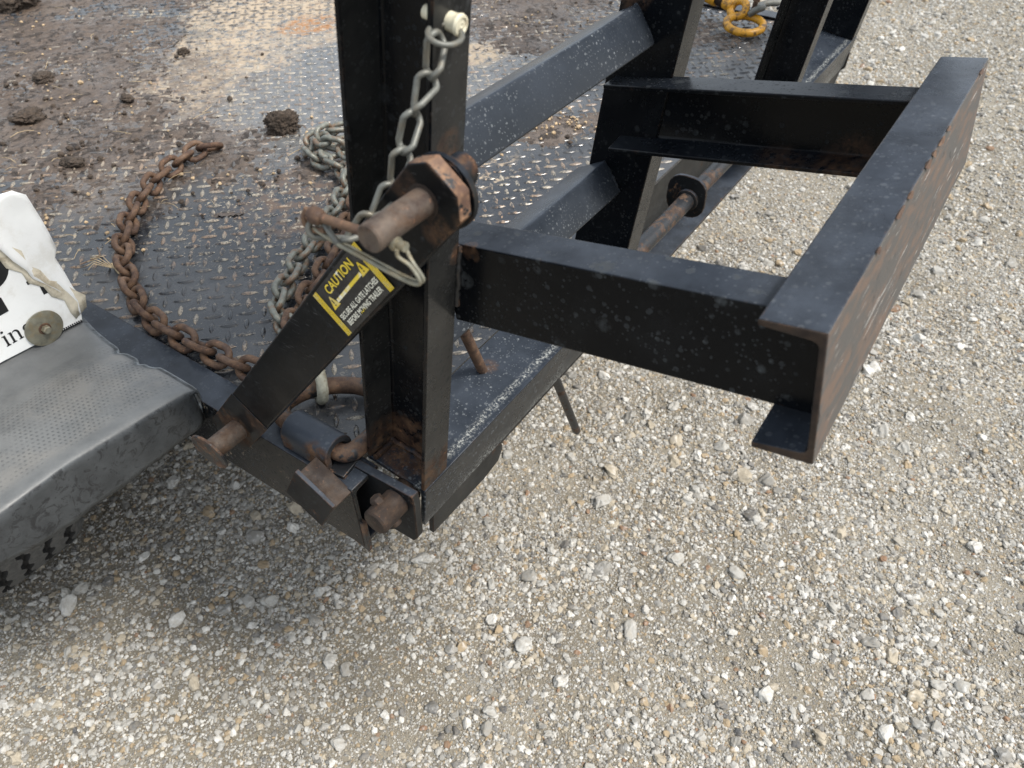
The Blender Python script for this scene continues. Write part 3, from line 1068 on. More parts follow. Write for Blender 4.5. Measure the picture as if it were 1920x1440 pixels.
lugx = [1.055, 1.42, 0.352, 2 * CX - 0.364]
for i, x in enumerate(lugx):
    mb = MB()
    if i < 2:
        poly = rounded(0.376, 0.614, 0.066, 0.070, 0.025)
    else:
        poly = [(0.452, 0.616), (0.345, 0.5935), (0.346, 0.560), (0.353, 0.5545), (0.385, 0.540), (0.43, 0.497), (0.445, 0.490), (0.47, 0.50), (0.47, 0.60)]
        if i == 2:
            # visible corner lug, read off the photograph
            poly = [(0.4345, 0.632), (0.3454, 0.6352), (0.3440, 0.620), (0.3464, 0.5639), (0.3518, 0.5545), (0.3796, 0.5541), (0.4148, 0.520), (0.436, 0.520), (0.4345, 0.56)]
            x = 0.333
    mb.extrude(poly, (x, 0, 0), (0, 1, 0), (0, 0, 1), (0.0065 if i < 2 else 0.010, 0, 0))
    mb.build('hinge_lug', M['paint_worn'], tr, bevel=0.001)
    if i < 2:
        mb = MB()
        mb.lathe([(0, 0.0185), (0.004, 0.0175), (0.006, 0.0140)], (x - 0.0, HY, HZ), (-1, 0, 0), 18)
        mb.build('weld_bead', M['paint_worn'], tr)
# inner corner plates behind the pin
mb = MB()
mb.extrude([(0.37, 0.545), (0.4457, 0.488), (0.475, 0.500), (0.475, 0.60), (0.40, 0.60)], (0.350, 0, 0), (0, 1, 0), (0, 0, 1), (0.010, 0, 0))
mb.build('corner_plate', M['paint_worn'], tr, bevel=0.001)
mb = MB()
mb.extrude([(0.4881, 0.4923), (0.436, 0.5405), (0.4693, 0.4697), (0.5027, 0.4711)], (0.338, 0, 0.03), (0, 1, 0), (0, 0, 1), (0.008, 0, 0))
mb.build('corner_gusset', M['rust_paint'], tr, bevel=0.0008)
# corner hinge pin with its hexagon cross bolt
mb = MB()
mb.lathe([(0, 0.0130), (0.002, 0.0150), (0.055, 0.0150)], (0.298, HY - 0.004, HZ + 0.004), (1, 0, 0), 24)
pin = mb.build('hinge_pin', M['rust_dark'], tr)
mb = MB()
bo = Vector((0.3165, HY - 0.004, HZ + 0.004))
bd = Vector((-0.1, 0.55, 0.83)).normalized()
mb.lathe([(0.008, 0.0072), (0.0195, 0.0072), (0.021, 0.0060)], bo, bd, 6)
mb.lathe([(0.010, 0.0062), (0.019, 0.0060)], bo, -bd, 12)
mb.build('cross_bolt', M['rust_dark'], pin, bevel=0.0005)

# small angle catch welded to the end of the side rail
mb = MB()
e1 = Vector((0, 0.029, -0.0545)).normalized()   # down the hanging leg
e2 = Vector((0, -0.043, -0.024)).normalized()   # along the catch
o = Vector((0.276, 0.443, 0.667))
mb.extrude([(0, 0), (0.005, 0), (0.005, -0.058), (0, -0.058)], o, (1, 0, 0), -e1, e2 * 0.052)
catch = mb.build('angle_catch', M['paint_worn'], tr, bevel=0.0008)
mb = MB()
mb.extrude([(0.0052, -0.017), (0.034, -0.017), (0.034, -0.022), (0.0052, -0.022)], o + e2 * 0.0004, (1, 0, 0), -e1, e2 * 0.0512)
mb.build('catch_leg', M['rust_dark'], tr, bevel=0.0008)
mb = MB()
mb.extrude([(0, 0), (0.006, 0), (0.006, -0.05), (0, -0.05)], (0.309, 0.455, 0.585), (1, 0, 0), (0, 0, 1), (0, -0.055, -0.012))
mb.build('end_plate', M['rust_paint'], tr, bevel=0.0008)

# half-pipe holder of the lashing ring, on the side rail
mb = MB()
prof = []
ro, ri = 0.0195, 0.0116
for k in range(13):
    a = rad(-12 + 204 * k / 12)
    prof.append((ro * math.cos(a), ro * math.sin(a)))
prof += [(-ro, -0.014), (-ri, -0.014)]
for k in range(13):
    a = rad(192 - 204 * k / 12)
    prof.append((ri * math.cos(a), ri * math.sin(a)))
prof += [(ri, -0.014), (ro, -0.014)]
hx, hz = 0.3315, 0.6445
mb.extrude(prof, (hx, 0.441, hz), (1, 0, 0), (0, 0, 1), (0, 0.066, 0))
mb.build('ring_holder', paint('holder_paint', base=(0.022, 0.026, 0.033), rust=0.16, edge=1.0, specks=0.1, dust_sheen=0.4, r0=0.3, r1=0.45,
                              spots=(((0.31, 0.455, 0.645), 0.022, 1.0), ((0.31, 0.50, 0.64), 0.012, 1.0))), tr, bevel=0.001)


mb = MB()
ringp = [(0.3315, 0.445, 0.6445), (0.3315, 0.475, 0.6445), (0.3315, 0.508, 0.6445), (0.336, 0.530, 0.6445), (0.352, 0.541, 0.644), (0.378, 0.536, 0.643), (0.404, 0.518, 0.641),
         (0.421, 0.490, 0.640), (0.419, 0.462, 0.640), (0.399, 0.441, 0.641), (0.372, 0.430, 0.643), (0.346, 0.429, 0.644), (0.3345, 0.434, 0.6445)]
mb.tube(smooth_path(ringp, 4, True), 0.0100, 12, True)
lr_ = MB()
lr_.box((0.336, 0.434, 0.6315), (0.046, 0.020, 0.006), Matrix.Rotation(rad(8), 3, 'Z'))
lr_.build('holder_plate', M['rust_paint'], tr, bevel=0.001)
mb.build('lashing_ring', M['rust_ring'], tr, smooth=80)

# fender step: flat perforated top, rear skirt, riser to the wheel arch
FX0, FX1 = 0.045, 0.3035
prof = [(0.632, 0.600), (0.6315, 0.606), (0.6315, 0.641), (0.6322, 0.6455), (0.6345, 0.6485), (0.640, 0.6500), (0.70, 0.6503), (0.755, 0.6485), (0.785, 0.6510),
        (0.808, 0.6570), (0.826, 0.668), (0.836, 0.684), (0.842, 0.71), (0.848, 0.76), (0.890, 0.83), (0.94, 0.88), (1.05, 0.91), (1.35, 0.925), (1.65, 0.90), (1.85, 0.83)]
nrow = 40
mb = MB()
vs, fs = [], []


def fedge(y, z):
    # right edge of the moulding, bitten in two places
    x = FX1 + 0.0015 * math.sin(y * 31)
    for c, w, d in ((0.760, 0.005, 0.006), (0.722, 0.006, 0.007), (0.708, 0.006, 0.003)):
        x -= d * math.exp(-((y - c) / w) ** 2)
    if y < 0.70:
        x += 0.003
    return x


fp = []
for i in range(len(prof) - 1):
    k = 6 if i == 1 else 1 if i < 5 else (14 if prof[i + 1][0] - prof[i][0] > 0.03 and prof[i][0] < 0.8 else 3)
    for q in range(k):
        t = q / k
        fp.append((prof[i][0] * (1 - t) + prof[i + 1][0] * t, prof[i][1] * (1 - t) + prof[i + 1][1] * t))
fp.append(prof[-1])
for (y, z) in fp:
    for k in range(nrow + 1):
        t = k / nrow
        x1 = fedge(y, z)
        x = FX0 + (x1 - FX0) * t
        dz = 0.0
        dy = 0.0
        if t > 0.95:
            dz = -0.004 * ((t - 0.95) / 0.05) ** 2
        if z < 0.645 and y < 0.64:
            dy = 0.0012 * math.sin(x * 55) + 0.0006 * math.sin(x * 130 + z * 60)
            dz += 0.0012 * math.sin(x * 40 + 1) if z < 0.61 else 0
            dy += 0.010 * max(0, (t - 0.93) / 0.07) ** 2
        dzz = 0.0008 * math.sin(x * 47 + y * 21) + 0.0006 * math.sin(y * 71 - x * 33)
        vs.append((x, y + dy, z + dz + (dzz if z > 0.64 else 0) + (0.004 + 0.021 * (1 - math.exp(-max(0.0, 0.305 - x) / 0.09))) * max(0.0, min(1.0, (0.84 - y) / 0.1)) * max(0.0, min(1.0, (z - 0.604) / 0.04)) + (0.020 * max(0.0, (0.13 - x) / 0.085) * max(0.0, min(1.0, 1 - (z - 0.604) / 0.04)) if y < 0.645 else 0.0)))
nf = len(fp)
fs = [(i * (nrow + 1) + k, i * (nrow + 1) + k + 1, (i + 1) * (nrow + 1) + k + 1, (i + 1) * (nrow + 1) + k) for i in range(nf - 1) for k in range(nrow)]
mb.add(vs, fs)
# right-hand side skirt, hanging from the edge
edge_i = [i * (nrow + 1) + nrow for i in range(nf)]
sv = []
for i in range(nf):
    x, y, z = vs[edge_i[i]]
    sv.append((x + 0.001, y + 0.001, z))
for i in range(nf):
    x, y, z = vs[edge_i[i]]
    drop = 0.040 if z > 0.64 else max(0.0, (z - 0.602))
    sv.append((x + 0.0035, y + 0.006 if y < 0.64 else y, z - drop))
mb.add(sv, [(i, nf + i, nf + i + 1, i + 1) for i in range(nf - 1)])
fen = mb.build('fender', M['fender'], tr, smooth=60)
md = fen.modifiers.new('thick', 'SOLIDIFY')
md.thickness = 0.004
md.offset = -1
# tyre below the fender
wheel = thing('wheel', (0, 0, 0), None, None)
wheel.parent = tr
wheel.location = Vector((0.125, 1.35, 0.37)) - tr.location
mb = MB()
NT, TR = 300, 0.378
lane, dep, isgr, deepl = [-0.112, -0.108], [0.035, 0.011], set(), set()
for g_ in (-0.074, -0.037, 0.0, 0.037, 0.074):
    for dx_, d_ in ((-0.0065, 0.0), (-0.0045, 0.009), (0.0045, 0.009), (0.0065, 0.0)):
        if d_:
            deepl.add(len(lane))
        lane.append(g_ + dx_)
        dep.append(d_)
    isgr |= {len(lane) - 4, len(lane) - 3, len(lane) - 2}
lane += [0.108, 0.112]
dep += [0.011, 0.035]
mb2 = MB()
vs, fs, mi = [], [], []
for i in range(NT):
    a = 2 * math.pi * i / NT
    zz = 0.0036 * max(-1, min(1, 1.7 * math.sin(2 * math.pi * i / 6.2 + 0.4 * math.sin(i * 0.9))))
    for l, (x, d) in enumerate(zip(lane, dep)):
        xx = x + (zz if 2 <= l <= len(lane) - 3 else 0)
        dd = d
        rr = TR - dd
        # open shoulder notches
        if l in (1, len(lane) - 2) and (i % 6) < 2:
            rr -= 0.008
        vs.append((0.125 + xx, 1.35 + rr * math.cos(a), 0.37 + rr * math.sin(a)))
nl = len(lane)
for i in range(NT):
    j = (i + 1) % NT
    for l in range(nl - 1):
        mb.cur = 1 if l in isgr else 0
        pass
        fs.append(((i * nl + l, i * nl + l + 1, j * nl + l + 1, j * nl + l), 1 if l in isgr else 0))
base = len(mb.v)
mb.v += vs
for f, m_ in fs:
    mb.f.append(f)
    mb.mi.append(m_)
mb.cur = 0
for sx in (-1, 1):
    ring = []
    prof2 = [(0.112, 0.335), (0.122, 0.29), (0.118, 0.23), (0.105, 0.205)]
    vv = []
    for i in range(64):
        a = 2 * math.pi * i / 64
        for (w_, r_) in prof2:
            vv.append((0.125 + sx * w_, 1.35 + r_ * math.cos(a), 0.37 + r_ * math.sin(a)))
    ff = []
    for i in range(64):
        j = (i + 1) % 64
        for l in range(3):
            q = (i * 4 + l, i * 4 + l + 1, j * 4 + l + 1, j * 4 + l)
            ff.append(q)
    mb.add(vv, ff)
ty = mb.build('tyre', [M['tyre'], M['tyre_groove']], wheel, smooth=40, recalc=True)
mb = MB()
mb.lathe([(-0.1, 0.205), (-0.09, 0.2), (-0.02, 0.19), (0.0, 0.08), (0.03, 0.06), (0.1, 0.2), (0.105, 0.205)], (0.125, 1.35, 0.37), (1, 0, 0), 40)
mb.build('rim', M['galv_clean'], wheel)

# ------------------------------------------------------------------ ramps
def mirror(vecs):
    return [Vector((2 * CX - v[0], v[1], v[2])) for v in vecs]


def finish(mb, flip):
    if flip:
        mb.v = [(2 * CX - v[0], v[1], v[2]) for v in mb.v]
        mb.f = [tuple(reversed(f)) for f in mb.f]
    return mb


X1, X2 = 0.3490, 0.8010      # outer faces of the two posts
ZR = -0.302                  # rail level along the posts


def make_ramp(flip, label):
    rp = thing('loading_ramp', (2 * CX - 0.575 if flip else 0.575, 0.37, 0.60), label, 'ramp', 'folded ramps at the rear of the trailer')
    post = channel(0.038, 0.076, 0.0045, 0.007)
    # outer post opens outboard, inner post opens to the middle
    for xw, ux in ((X1 + 0.038, -1), (X2 - 0.038, 1)):
        mb = MB()
        mb.extrude(post, G(xw, ZR + 0.001, -0.076), (ux, 0, 0), N, U * 1.45)
        finish(mb, flip).build('post', M['paint_ramp'], rp, bevel=0.0012)
    mb = MB()
    mb.tube([G(X1 + 0.0315, ZR + 0.0025, -0.070 + 0.008 * k) + Vector((0.0006 * math.sin(k * 5), 0, 0.0008 * math.cos(k * 3))) for k in range(9)], 0.0038, 8)
    mb.tube([G(X1 + 0.002 + 0.004 * k, ZR + 0.002, -0.0665) + Vector((0, 0, 0.0008 * math.cos(k * 3))) for k in range(8)], 0.0034, 8)
    finish(mb, flip).build('weld_bead', M['paint_ramp'], rp, smooth=80)
    # bottom rail, an angle with its flat leg inward
    mb = MB()
    ang = [(0, 0), (-0.078, 0), (-0.078, -0.006), (-0.012, -0.006), (-0.0075, -0.0075), (-0.006, -0.012), (-0.006, -0.064), (0, -0.064)]
    mb.extrude(ang, G(X1 + 0.001, ZR, 0.0008), N, U, XA * (X2 - X1 + 0.002))
    finish(mb, flip).build('bottom_rail', M['paint_rail'], rp, bevel=0.0012)
    mb = MB()
    pl = [(0.018, 0.0)] + [(0.138 + 0.018 * math.sin(rad(a)), -0.018 * (1 - 0) - 0.022 + 0.022 * math.cos(rad(a)) + 0.018) for a in (0, 30, 60, 90)] + [(0.150, -0.040), (0.12, -0.046), (0.02, -0.040)]
    mb.extrude(pl, G(X1, ZR - 0.0665, -0.0075), XA, U, N * 0.0065)
    finish(mb, flip).build('doubler_plate', M['paint_worn'], rp, bevel=0.001)
    mb = MB()
    mb.extrude([(-0.02, 0.0), (-0.065, 0.0), (-0.06, -0.03), (-0.045, -0.045), (-0.025, -0.04)], G(0.695, ZR - 0.0062, -0.004), N, U * 1.3, XA * 0.008)
    finish(mb, flip).build('hinge_ear', M['paint_worn'], rp, bevel=0.001)
    # traction cleats: angles with the heel up
    for s in (0.0514, -0.1305, -0.1305 + 0.182 * 2, -0.1305 + 0.182 * 3, -0.1305 + 0.182 * 4, -0.1305 + 0.182 * 5):
        if s > 0.06 and s < 0.2:
            pass
        mb = MB()
        t = 0.0048
        o1 = Vector((0.0275, -0.0335)).normalized()
        o2 = Vector((-0.033, -0.0235)).normalized()
        heel = Vector((-0.055, 0.0))
        Lg = 0.0435
        bis = (o1 + o2).normalized()
        poly = [heel + o1 * 0.005, heel + (o1 + o2) * 0.0012, heel + o2 * 0.005, heel + o2 * Lg]
        n1 = Vector((o1.y, -o1.x))
        n1 = -n1 if n1.dot(bis) < 0 else n1
        n2 = Vector((o2.y, -o2.x))
        n2 = -n2 if n2.dot(bis) < 0 else n2
        poly += [heel + o2 * Lg + n2 * t, heel + bis * t * 1.6, heel + o1 * Lg + n1 * t, heel + o1 * Lg]
        mb.extrude([tuple(p) for p in poly], G(X1 + 0.0385, s, 0), N, U, XA * (X2 - X1 - 0.077))
        finish(mb, flip).build('cleat', M['paint_cleat'], rp, bevel=0.0012)
    if flip:
        return rp       # the photograph shows nothing of the far ramp's legs
    # the two legs and the foot that stand on the ground when the ramp is down
    ft = Vector((0.3613, 0.0342, 0.9788))
    arm = channel(0.036, 0.0755, 0.0045, 0.007)
    top = ft - W * 0.0085
    arms = []
    for xw, ux, far_ in ((0.3878, 1, 0), (0.7700, -1, 1)):
        o = Vector((xw, top.y, top.z)) - W * 0.0755
        Lr = 0.345 if far_ else 0.300
        mb = MB()
        mb.extrude(arm, o - A * 0.0045, (ux, 0, 0), W, -A * Lr)
        finish(mb, flip).build('leg', M['paint_arm_far'] if far_ else M['paint_arm'], rp, bevel=0.0012)
    mb = MB()
    fc = channel(0.040, 0.1016, 0.0047, 0.0075)
    o = ft - W * 0.1016
    mb.extrude(fc, o, -A, W, XA * 0.4675)
    # the face of the web that is scraped along the ground
    foot = finish(mb, flip)
    w0 = max(range(12), key=lambda i: 0) 
    fo = foot.build('foot', [M['paint_foot'], M['foot_web'], M['rust_dark']], rp, bevel=0.0012)
    for p in fo.data.polygons:
        nn = p.normal
        if nn.dot(A) > 0.95:
            p.material_index = 1
        elif abs(nn.x) > 0.95:
            p.material_index = 2
    return rp


def weld(mb, pts, r, seed):
    rr = random.Random(seed)
    P_ = resample([Vector(p) for p in smooth_path(pts, 16)], 0.0028)
    mb.tube([p + Vector((rr.uniform(-1, 1), rr.uniform(-1, 1), rr.uniform(-1, 1))) * 0.0006 for p in P_], r, 7, radii=[r * rr.uniform(0.8, 1.25) for _ in P_])


rampA = make_ramp(False, 'black steel ramp folded upright at the corner with the nearest post and foot')
rampB = make_ramp(True, 'black steel ramp folded upright behind, cut off by the top of the photo')

# weld beads where legs, foot and cleats of the near ramp meet
aT = Vector((0, 0.0342, 0.9788)) - W * 0.0085
for seed, (pts, mat) in enumerate((
        ([tuple(G(0.3874, -0.010, 0.0005)), tuple(G(0.3874, -0.040, 0.0005)), tuple(G(0.3874, -0.074, 0.0005))], 'rust_paint'),
        ([tuple(Vector((0.7685, 0, 0)) + Vector((0, aT.y, aT.z)) - A * 0.338 - W * 0.012), tuple(Vector((0.7685, 0, 0)) + Vector((0, aT.y, aT.z)) - A * 0.338 - W * 0.062)], 'paint_arm'),
        ([tuple(G(0.7625, 0.0495, -0.058)), tuple(G(0.7625, 0.0300, -0.040)), tuple(G(0.7625, 0.0165, -0.028))], 'paint_cleat'),
        ([tuple(G(0.7625, -0.133, -0.058)), tuple(G(0.7625, -0.150, -0.041)), tuple(G(0.7625, -0.166, -0.028))], 'paint_cleat'),
)):
    mb = MB()
    weld(mb, pts, 0.0027 if mat == 'rust_paint' else 0.0024, seed)
    mb.build('weld_bead', M[mat], rampA, smooth=80)
# torn burrs along the scraped top edge of the foot
mb = MB()
rr_ = random.Random(3)
ftop = Vector((0, 0.0342, 0.9788))
x = 0.375
while x < 0.80:
    L_ = rr_.uniform(0.006, 0.022)
    if rr_.random() < (0.8 if 0.43 < x < 0.60 else 0.3):
        h_ = rr_.uniform(0.0010, 0.0026)
        w_ = rr_.uniform(0.0015, 0.0038)
        b0 = ftop + Vector((x, 0, 0))
        ring_ = []
        for t in (0, 0.25, 0.55, 0.85, 1):
            k = math.sin(math.pi * min(1, max(0.05, t))) * rr_.uniform(0.6, 1.2)
            c_ = b0 + XA * (L_ * t)
            ring_.append((c_ - A * (w_ * 0.4 * k) + W * 0.0002, c_ + W * (h_ * k) + A * 0.0006, c_ + A * (0.0012 + 0.001 * k) - W * (w_ * k)))
        vs_, fs_ = [], []
        for q_ in ring_:
            vs_ += list(q_)
        for i_ in range(4):
            for k_ in range(2):
                fs_.append((i_ * 3 + k_, i_ * 3 + k_ + 1, i_ * 3 + 4 + k_, i_ * 3 + 3 + k_))
        mb.add(vs_, fs_)
    x += L_ + rr_.uniform(0.0, 0.01)
bu = mb.build('edge_burrs', M['rust'], rampA, smooth=0)
bu['kind'] = 'stuff'

# collar welded to the post that carries the locking pin
HYP, HZP = 0.261, 1.0179
mb = MB()
mb.lathe([(0.0125, 0.0228), (0.0132, 0.0240), (0.0172, 0.0240), (0.0185, 0.0225)], (0.297, HYP - 0.002, HZP - 0.001), (1, 0, 0), 28)
mb.lathe([(0.012, 0.0105), (0.028, 0.0105), (0.0315, 0.0075)], (0.297, HYP - 0.008, HZP + 0.010), (1, 0, 0), 20)
mb.build('pin_collar', M['paint_collar'], rampA)
mb = MB()
mb.extrude([(0.268, 1.008), (0.2985, 1.008), (0.3005, 0.975), (0.272, 0.985)], (0.3165, 0, 0), (0, 1, 0), (0, 0, 1), (0.042, 0, 0))
mb.build('collar_bracket', M['paint_collar'], rampA, bevel=0.001)

# ------------------------------------------------------------------ latch bar with caution label
BD = Vector((0, -0.63, 0.7766))
CD = Vector((0, 0.7766, 0.63))


def LB(t, c, x=0.295):
    return Vector((x, 0, 1.25)) + BD * t + CD * c


lat = thing('latch_bar', LB(-0.813, 0.0475, 0.303), 'black flat latch bar slanting from side rail up to post, with yellow caution label', 'latch')
mb = MB()
outl = [(-0.860, 0.066), (-0.850, 0.0762), (-0.334, 0.0772), (-0.3204, 0.0691), (-0.3197, 0.0435), (-0.332, 0.0325), (-0.843, 0.0265), (-0.856, 0.040)]
mb.extrude(outl, (0.295, 0, 1.25), BD, CD, (0.0115, 0, 0))
bar = mb.build('bar', [M['paint_latch'], M['rust_bright']], lat, bevel=0.0013)
for p in bar.data.polygons:
    c_ = p.center + bar.location + lat.location - Vector((0, 0, 1.25))
    if abs(p.normal.x) < 0.2 and c_.dot(BD) > -0.345 and len(p.vertices) == 4:
        p.material_index = 1
mb = MB()
mb.extrude([(-0.861, 0.067), (-0.851, 0.0768), (-0.762, 0.0768), (-0.757, 0.026), (-0.844, 0.026), (-0.857, 0.040)], (0.2942, 0, 1.25), BD, CD, (0.0007, 0, 0))
mb.build('end_tab', paint('tab_paint', base=(0.007, 0.0075, 0.008), rust=0.03, edge=0.8, specks=0.1, dust_sheen=0.5, r0=0.3, r1=0.5,
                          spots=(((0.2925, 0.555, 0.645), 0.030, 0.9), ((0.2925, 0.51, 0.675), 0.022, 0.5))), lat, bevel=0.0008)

# the label on the bar
B0 = Vector((0.2947, 0.3447, 0.8762))
SU = (Vector((0.2947, 0.2919, 0.9423)) - B0).normalized()
SV = XA.cross(SU)
SV = SV if SV.z > 0 else -SV


def LP(u, v, off=0.0):
    return B0 + SU * (u / 1000) + SV * (v / 1000) - XA * off


def flat_poly(mb, pts, off):
    vs = [LP(u, v, off) for u, v in pts]
    n = (vs[1] - vs[0]).cross(vs[2] - vs[0])
    f = tuple(range(len(vs)))
    mb.add(vs, [f if n.x < 0 else f[::-1]])


lab_e = MB()
lab_e.extrude([(-0.002, 0.0005), (0.084, 0.0010), (0.0845, 0.026), (0.080, 0.0405), (-0.002, 0.041)], B0, SU, SV, (-0.0003, 0, 0))
sticker = lab_e.build('caution_label', M['sticker_black'], lat)
for u0 in (-2.0, 78.2):
    mb = MB()
    for k in range(4):
        a = u0 + k * 1.75
        flat_poly(mb, [(a, 0.9), (a + 1.35, 0.9), (a + 1.35, 40.6), (a, 40.6)], 0.0006)
    st_ = mb.build('label_stripes', M['sticker_yellow'], sticker, smooth=0)
    st_['kind'] = 'stuff'
for cu, cv in ((14.3, 24.4), (71.2, 24.6)):
    mb = MB()
    flat_poly(mb, [(cu - 6.2, cv - 3.4), (cu + 6.2, cv - 3.4), (cu + 0.6, cv + 6.2), (cu - 0.6, cv + 6.2)], 0.0006)
    mb.build('warning_triangle', M['sticker_yellow'], sticker, smooth=0)
mb = MB()
flat_poly(mb, [(19.5, 22.7), (65.8, 22.7), (65.8, 25.4), (19.5, 25.4)], 0.0005)
mb.build('label_rule', M['ink'], sticker, smooth=0)
for cu, cv in ((14.3, 24.4), (71.2, 24.6)):
    mb = MB()
    flat_poly(mb, [(cu - 0.55, cv), (cu + 0.55, cv), (cu + 0.75, cv + 3.6), (cu - 0.75, cv + 3.6)], 0.0009)
    flat_poly(mb, [(cu - 0.6, cv - 2.0), (cu + 0.6, cv - 2.0), (cu + 0.6, cv - 0.8), (cu - 0.6, cv - 0.8)], 0.0009)
    mb.build('exclamation_mark', M['black_print'], sticker, smooth=0)


def text_obj(name, txt, u0, u1, v0, h, mat, parent, boldness=0.035, place=None):
    cu = bpy.data.curves.new(name, 'FONT')
    cu.body = txt
    cu.size = 1.0
    cu.offset = boldness
    cu.resolution_u = 3
    ob = bpy.data.objects.new(name, cu)
    COL.objects.link(ob)
    bpy.context.view_layer.update()
    dg = bpy.context.evaluated_depsgraph_get()
    me = bpy.data.meshes.new_from_object(ob.evaluated_get(dg))
    bpy.data.objects.remove(ob)
    co = np.array([v.co[:] for v in me.vertices])
    mn, mx = co.min(0), co.max(0)
    polys = [tuple(p.vertices) for p in me.polygons]
    q = MB()
    vs = []
    for c in co:
        uu = u0 + (c[0] - mn[0]) / (mx[0] - mn[0]) * (u1 - u0)
        vv = v0 + (c[1] - mn[1]) / (mx[1] - mn[1]) * h
        vs.append(place(uu, vv))
    nrm = (vs[polys[0][1]] - vs[polys[0][0]]).cross(vs[polys[0][2]] - vs[polys[0][0]])
    want = Vector((-1, 0, 0)) if place is lp else Vector((0, -1, 0))
    if nrm.dot(want) < 0:
        polys = [p[::-1] for p in polys]
    q.add(vs, polys)
    return q.build(name, mat, parent, smooth=0)


lp = lambda u, v: LP(u, v, 0.0007)
text_obj('caution_lettering', 'CAUTION', 17, 66.5, 30.8, 7.2, M['ink'], sticker, 0.022, lp)
text_obj('warning_lettering', 'SECURE ALL GATE LATCHES', 8, 76, 11.3, 4.5, M['ink'], sticker, 0.016, lp)
text_obj('warning_lettering', 'BEFORE MOVING TRAILER', 11, 73.5, 4.8, 4.5, M['ink'], sticker, 0.016, lp)

# pin at the lower end of the latch bar, standing out of the side rail
lpn = thing('latch_pin', (0.2559, 0.5491, 0.6486), 'short rusty pin with a flat washer head, through lower end of latch bar', 'pin')
mb = MB()
mb.lathe([(0.0, 0.0116), (0.060, 0.0116)], (0.256, 0.5491, 0.6486), (1, 0, 0), 24)
mb.build('shaft', M['rust_shiny'], lpn, smooth=40)
mb = MB()
mb.lathe([(0, 0.0228), (0.0006, 0.0235), (0.0026, 0.0235), (0.0032, 0.0228)], (0.2530, 0.5491, 0.6486), (1, 0.05, 0.1), 28)
mb.build('washer_head', M['rust_paint'], lpn)

# locking pin through the octagonal end of the latch bar
lk = thing('locking_pin', (0.2478, HYP, HZP), 'thick rusty round locking pin through the upper end of the latch bar', 'pin')
mb = MB()
mb.lathe([(0.0, 0.0078), (0.0010, 0.0088), (0.07, 0.0088)], (0.2478, HYP, HZP), (1, 0, 0), 28)
mb.build('shaft', M['rust_shiny'], lk, smooth=40)
mb = MB()
mb.lathe([(0, 0.0112), (0.0006, 0.0112)], (0.2946, HYP, HZP), (1, 0, 0), 28)
mb.build('hole_rim', M['rust_dark'], lk)

# snap pin across the locking pin, with its wire loop
SX = 0.2605
sp = thing('snap_pin', (SX, 0.285, HZP), 'thin rusty snap pin with bent wire loop, across end of the thick pin', 'pin')
mb = MB()
mb.tube([(SX, 0.313, 1.0075), (SX, 0.285, 1.0095), (SX, 0.2535, 1.0110)], 0.0029, 12)
mb.build('shaft', M['rust'], sp)
mb = MB()
mb.tube([(SX, 0.2560, 1.0108), (SX, 0.2460, 1.0114)], 0.0030, 12)
mb.lathe([(0, 0.0041), (0.002, 0.0046), (0.0035, 0.0041)], (SX, 0.2515, 1.0111), (0, 1, 0.0), 14)
mb.build('tip', M['zinc'], sp)
mb = MB()
mb.lathe([(0, 0.0032), (0.001, 0.0044), (0.0030, 0.0052), (0.0075, 0.0054), (0.0095, 0.0044), (0.0105, 0.0025)], (SX, 0.3100, 1.0077), (0, 1, -0.06), 18)
mb.tube(smooth_path([(SX, 0.3215, 1.010), (SX - 0.002, 0.3235, 1.004), (SX - 0.002, 0.321, 0.998), (SX, 0.314, 0.9975), (SX, 0.309, 1.000)], 4), 0.0022, 8)
mb.build('head', M['rust'], sp)
mb = MB()
for dx in (-0.0014, 0.0014):
    mb.tube(smooth_path([(SX + dx, 0.318, 0.9985), (SX + dx, 0.300, 0.9945), (SX + dx, 0.275, 0.9915), (SX + dx, 0.252, 0.9890), (SX + dx, 0.2400, 0.9895), (SX + dx, 0.2370, 0.9935),
                         (SX + dx, 0.2430, 1.0010), (SX + dx * 2.6, 0.2490, 1.0060), (SX + dx * 2.6, 0.2495, 1.0105)], 5), 0.00125, 8)
mb.build('wire_loop', M['zinc'], sp)

# ------------------------------------------------------------------ chains
def racetrack(p, wout, d, n=22, twist=0.0):
    """centre line of an oval link: inner length p, outer width wout, wire d"""
    rc = (wout - d) / 2
    half = (p + d) / 2 - rc
    half = max(half, 0.0005)
    pts = []
    ns = n // 2
    for k in range(ns):
        a = -math.pi / 2 + math.pi * k / (ns - 1)
        pts.append(Vector((half + rc * math.cos(a), rc * math.sin(a), 0)))
    for k in range(ns):
        a = math.pi / 2 + math.pi * k / (ns - 1)
        pts.append(Vector((-half + rc * math.cos(a), rc * math.sin(a), 0)))
    if twist:
        L = half + rc
        for q in pts:
            a = twist * q.x / L
            y = q.y
            q.y, q.z = y * math.cos(a), y * math.sin(a)
    return pts


def link_mesh(name, p, wout, d, mat, twist=0.0, n=22, k=8):
    q = MB()
    q.tube(racetrack(p, wout, d, n, twist), d / 2, k, True)
    return q.mesh(name, mat, 80)


